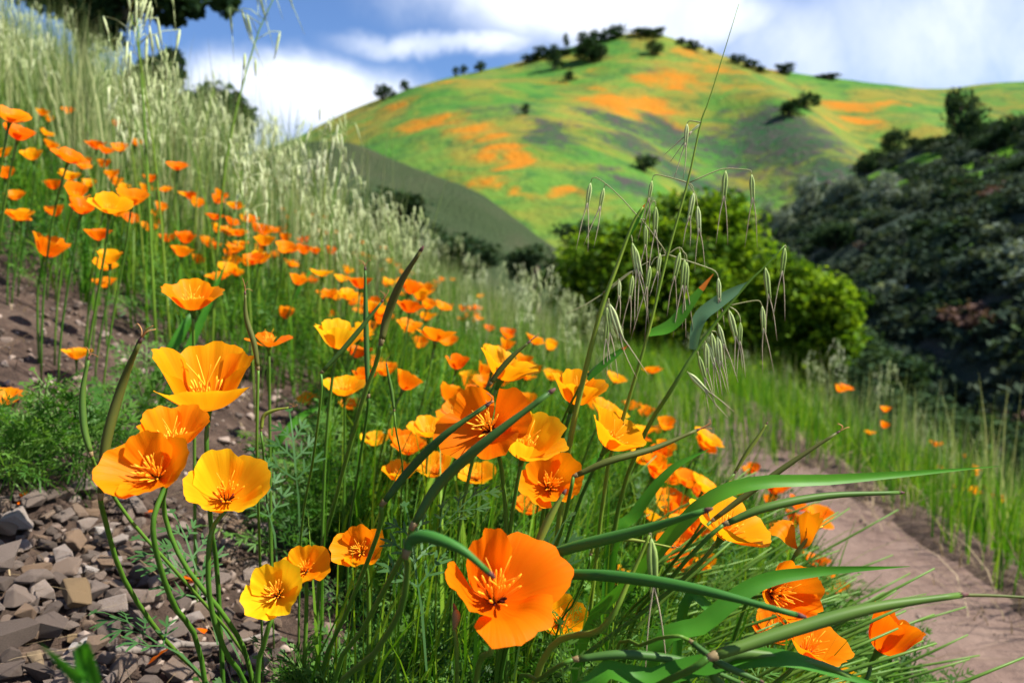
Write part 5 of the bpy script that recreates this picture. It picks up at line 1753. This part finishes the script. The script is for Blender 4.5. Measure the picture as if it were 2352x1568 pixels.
# ------------------------------------------------------------------ wild oats over the slope, one by one
def oat_variant(seed):
    r = random.Random(seed)
    h = 1.0
    lean = Vector((r.uniform(-.12, .14), r.uniform(-.1, .1), 0))
    sp = catmull([Vector((0, 0, 0)), Vector((0, 0, .5)) + lean * .3, Vector((0, 0, .82)) + lean * .8, Vector((0, 0, 1.0)) + lean * 1.3], 9)
    st = MB().add(tube(sp, [.0038 - .00035 * i for i in range(9)], 5))
    a0 = r.uniform(0, 6)
    lf = Vector((math.cos(a0), math.sin(a0), 0))
    stem = st.mesh('stem', M['oatstem'])
    pan = MB()
    for k in range(r.randint(11, 16)):
        t = .55 + .45 * r.random()
        q = t * 8
        i = min(int(q), 7)
        s = sp[i].lerp(sp[i + 1], q - i)
        a = r.uniform(0, 6.28)
        ln = r.uniform(.03, .12) * (1.5 - t)
        b = s + Vector((math.cos(a) * ln, math.sin(a) * ln, ln * .5))
        pan.add(tube([s, s.lerp(b, .6) + Vector((0, 0, .008)), b], [.0012, .001, .001], 3))
        L = r.uniform(.040, .078)
        dd_ = Vector((r.uniform(-.35, .35), r.uniform(-.35, .35), -1)).normalized()
        pan.add(tube([b, b + dd_ * L * .25, b + dd_ * L * .6, b + dd_ * L], [.0012, .0034, .0030, .0006], 5))
        e = b + dd_ * L * 1.9 + Vector((r.uniform(-.015, .015), r.uniform(-.015, .015), 0))
        pan.add(tube([b + dd_ * L * .8, e], [.0011, .0004], 3))
    return stem, pan.mesh('spikelets', M['glumepale'])


OATS = [oat_variant(i) for i in range(9)]
random.seed(33)


def oats(n, zone, keep, h, label, group, name='wild_oat'):
    c = t = 0
    while c < n and t < n * 60:
        t += 1
        x = zone[0] + (zone[1] - zone[0]) * random.random()
        y = zone[2] + (zone[3] - zone[2]) * random.random()
        if not keep(x, y):
            continue
        s = U(h[0], h[1])
        q_ = (s - h[0]) / (h[1] - h[0])
        vi = random.randrange(9)
        o = thing('wild_oat', '%s pale wild oat %s%s' % ('short' if q_ < .33 else 'middling' if q_ < .7 else 'tall', 'with crowded spikelets ' if len(OATS[vi][1].polygons) > 440 else 'with loose spikelets ', label), 'oat', (x, y, ground(x, y) - .01), group)
        st, pn = OATS[vi]
        az = U(0, 6.28)
        for nm, me in (('stem', st), ('spikelets', pn)):
            q = put(nm, me, o)
            q.scale = (s * U(.8, 1.1) if nm == 'x' else s, s, s)
            q.rotation_euler = (0, 0, az)
        c += 1


oats(34, (-1.6, -.2, 1.75, 3.4), lambda x, y: -.46 * y < x < -.12 * y and bare(x, y) < .1, (.55, .80), 'among the slope poppies', 'wild oats among the poppies')
oats(92, (-6, -.6, 2.6, 7.0), lambda x, y: -.72 * y < x < -.26 * y, (.62, .90), 'in the tall upper slope grass', 'wild oats on the upper slope')
oats(80, (-1.6, .5, 2.3, 6.5), lambda x, y: -.26 * y < x < .16 * y and x < path_left(y) - .1, (.45, .66), 'at the slope lip', 'wild oats along the lip of the slope')
oats(54, (1.5, 5.5, 3.0, 8.0), lambda x, y: x > path_right(y) + .3 and x < .62 * y, (.42, .66), 'on the outer path verge', 'wild oats on the outer verge')
for (vx, d, h, lb) in [(350, 1.7, .98, 'tallest dark stemmed oat standing before the blue sky on the slope'), (385, 1.75, .82, 'dark stemmed oat beside the tallest one on the slope'), (470, 1.75, .92, 'tall oat with drooping pale spikelets crossing the dark bough'), (575, 1.7, .62, 'pale oat rising over the splayed broad blade on the slope')]:
    p = P(vx, 560, d)
    o = thing('wild_oat', lb, 'oat', to_ground(p))
    st, pn = OATS[int(vx) % 9]
    for nm, me in (('stem', st), ('spikelets', pn)):
        q = put(nm, me, o)
        q.scale = (h, h, h)

# ------------------------------------------------------------------ stones, twigs and fallen petals
def stone_mesh(seed, mat):
    r = random.Random(seed)
    bm = bmesh.new()
    sx, sy, sz = 1, r.uniform(.55, .95), r.uniform(.34, .68)
    for k in range(17):
        v = Vector((r.uniform(-1, 1), r.uniform(-1, 1), r.uniform(-1, 1)))
        m_ = max(abs(v.x), abs(v.y), abs(v.z))
        v = v / m_ * r.uniform(.62, 1.0)
        bm.verts.new((v.x * sx * .5, v.y * sy * .5, v.z * sz * .5))
    g = bmesh.ops.convex_hull(bm, input=bm.verts)
    bmesh.ops.delete(bm, geom=[v for v in g['geom_interior'] if isinstance(v, bmesh.types.BMVert)], context='VERTS')
    bmesh.ops.bevel(bm, geom=list(bm.edges), offset=.022, segments=1, affect='EDGES', clamp_overlap=True)
    me = bpy.data.meshes.new('stone')
    bm.to_mesh(me)
    bm.free()
    me.materials.append(M[mat])
    return me


STONES = [stone_mesh(i, 'rock') for i in range(26)]
STAN = [stone_mesh(100 + i, 'rocktan') for i in range(3)]
SPALE = [stone_mesh(120 + i, 'rockpale') for i in range(3)]
random.seed(9)


def place_stone(me, x, y, s, label, group, z=.18, flat=True):
    o = put('stone', me, None, (x, y, ground(x, y) + z * s))
    o.scale = (s, s, s)
    o.rotation_euler = (U(-.35, .35), U(-.35, .35) - .12, U(0, 6.28)) if flat else (U(0, 6), U(0, 6), U(0, 6))
    return tag(o, label, 'stone', group)


for (vx, vy, w, ms, lb) in [(250, 1318, 62, SPALE[0], 'pale grey flat stone by the pod stems, longest of the pale ones'), (205, 1325, 34, SPALE[1], 'small cream white stone beside the pale flat one'), (235, 1240, 50, SPALE[2], 'pale grey square faced stone higher in the gravel'),
                            (178, 1398, 92, STAN[0], 'tan orange slab of rock with a rusty edge in the gravel'), (165, 1480, 40, STAN[2], 'rounded tan stone near the grey twig'), (188, 1510, 52, SPALE[1], 'whitish cube shaped stone resting against the grey twig'),
                            (30, 1500, 110, STONES[3], 'big brown block of rock at the bottom corner of the gravel'), (85, 1360, 92, STONES[7], 'large mauve grey rock with a sloping face'), (60, 1400, 70, STONES[9], 'grey brown rock under the sloping faced one'), (40, 1220, 72, STONES[12], 'striped grey rock at the top of the gravel patch'),
                            (150, 1335, 70, STONES[15], 'dark brown angular rock in the middle of the gravel'), (215, 1380, 66, STONES[17], 'mauve three cornered rock beside the tan slab'), (310, 1440, 76, STONES[19], 'reddish brown rock between the pod stems and the twig'), (90, 1545, 64, STAN[2], 'yellowish rock flake at the bottom edge')]:
    p = gp(vx, vy)
    place_stone(ms, p.x, p.y, px(w, p.y * 1.05) * 1.15, lb, None, .30)
placed = []
c = 0
t = 0
while c < 280 and t < 14000:
    t += 1
    vx, vy = U(-40, 640), U(1150, 1590)
    if vx > 330 and random.random() < .75:
        continue
    p = gp(vx, vy)
    s = min(.05, max(.013, random.lognormvariate(math.log(.025), .32)))
    if any((p.x - a) ** 2 + (p.y - b) ** 2 < (.31 * (s + q)) ** 2 for a, b, q in placed):
        continue
    placed.append((p.x, p.y, s))
    kk = random.randrange(26)
    dz = STONES[kk].vertices
    fl = max(v.co.z for v in dz) - min(v.co.z for v in dz)
    place_stone(STONES[kk], p.x, p.y, s, '%s %s stone lying in the grey brown gravel patch' % ('large' if s > .032 else 'middle sized' if s > .022 else 'small', 'flat angular' if fl < .36 else 'blocky'), 'stones of the gravel patch', U(.2, .5))
    c += 1
# small gravel and clods as one mass
tm = STONES[0]
TS = []
for me in STONES[:5]:
    bm = bmesh.new()
    bm.from_mesh(me)
    bmesh.ops.triangulate(bm, faces=bm.faces)
    TS.append((np.array([tuple(v.co) for v in bm.verts]), np.array([[v.index for v in f.verts] for f in bm.faces])))
    bm.free()
gpts = scatter(5200, lambda: U(-1.75, .55), lambda: .68 + 1.9 * random.random() ** 1.5, lambda x, y: (bare(x, y) > .1 or random.random() < .25) and x < path_left(y))
Vs, Qs, Rs, off = [], [], [], 0
wh = rng.integers(0, 5, len(gpts))
zz = gz(gpts)
for k, (T, TQ) in enumerate(TS):
    s = wh == k
    m_ = int(s.sum())
    sz = np.clip(rng.lognormal(math.log(.0085), .55, m_), .003, .026)
    V, Q = inst(T, TQ, np.column_stack([gpts[s], zz[s] + sz * .15]), rand_rot(m_), sz)
    Vs.append(V); Qs.append(Q + off); off += len(V)
    Rs.append(np.repeat(rng.random(m_), len(T)))
M['gravel'] = leaf_mat('gravel', [(0.07, 0.055, 0.045), (0.14, 0.10, 0.078), (0.20, 0.15, 0.118), (0.27, 0.21, 0.17)], 0, .8, scale=40, use_rnd=True)
g = bulk('gravel', np.concatenate(Vs), np.concatenate(Qs), M['gravel'], np.concatenate(Rs), False)
g['label'] = 'fine gravel and crumbs of shale between the stones'
# grit of the path
gp2 = scatter(1500, lambda: U(.55, 1.5), lambda: 1.0 + 3.2 * random.random() ** 1.4, lambda x, y: path_left(y) < x < path_right(y))
sz = np.clip(rng.lognormal(math.log(.005), .5, len(gp2)), .002, .016)
T, TQ = TS[1]
V, Q = inst(T, TQ, np.column_stack([gp2, gz(gp2) + .012]), rand_rot(len(gp2)), sz)
g = bulk('path_grit', V, Q, M['gravel'], np.repeat(rng.random(len(gp2)), len(T)), False)
g['label'] = 'small grit scattered on the trodden path'


def twig(pts, r0, label, forks=()):
    pts = [p + Vector((0, 0, .006)) for p in pts]
    o = thing('twig', label, 'twig', pts[0])
    cp = catmull(pts, 14)
    rj = [r0 * (1 - .6 * i / 13) * U(.85, 1.15) for i in range(14)]
    put('branch', MB().add(tube(local([p + Vector((U(-1, 1), U(-1, 1), U(-.5, 1))) * r0 * .5 for p in cp], o), rj, 7)).mesh('branch', M['twig']), o)
    for f in forks:
        put('side_branch', MB().add(tube(local(catmull([p + Vector((0, 0, .007)) for p in f], 7), o), [r0 * (.55 - .05 * i) for i in range(7)], 6)).mesh('side_branch', M['twig']), o)


def GP(*l):
    return [gp(a, b) + Vector((0, 0, .008)) for a, b in l]


twig(GP((270, 1522), (350, 1525), (430, 1510), (520, 1505), (640, 1480)), .0048, 'thick grey forked twig lying at the foot of the gravel', [GP((430, 1510), (380, 1490), (372, 1478))])
twig(GP((390, 1470), (420, 1430), (460, 1400), (500, 1370)), .0026, 'grey twig lying aslant among the stones near the pod stems')
twig(GP((430, 1120), (470, 1180), (500, 1230), (560, 1270)), .0016, 'thin curved grey twig on the dirt under the yellow orange poppy')
twig(GP((530, 1180), (560, 1230), (590, 1260)), .0014, 'short thin twig on the dirt behind the poppy stems')
twig(GP((120, 1545), (200, 1568), (260, 1590)), .002, 'thin dark twig at the bottom of the gravel')
for i, (vx, vy, sz_, lb) in enumerate([(455, 1338, .022, 'fallen orange petal on the dirt behind the pod stems'), (335, 1545, .026, 'fallen red orange petal on the dark gravel at the bottom'), (330, 1190, .014, 'scrap of orange petal below the wide orange poppy'), (60, 1180, .03, 'crumpled red petal under the feathery leaves on the bank'), (770, 1090, .02, 'faded petal on the ground between the stems'), (470, 1470, .012, 'tiny red petal scrap by the pod stems'), (1990, 1180, .03, 'red petal dropped on the path edge straw')]):
    me = petal_mesh(sz_, 62, 50, 950 + i, 30, 0, 9, 7, ragged=.05)
    p = gp(vx, vy)
    o = put('fallen_petal', me, None, p + Vector((0, 0, .008)))
    o.color = (.85, .16, .003, 1)
    o.rotation_euler = (U(-.4, .4), U(-.4, .4), U(0, 6))
    tag(o, lb, 'petal')
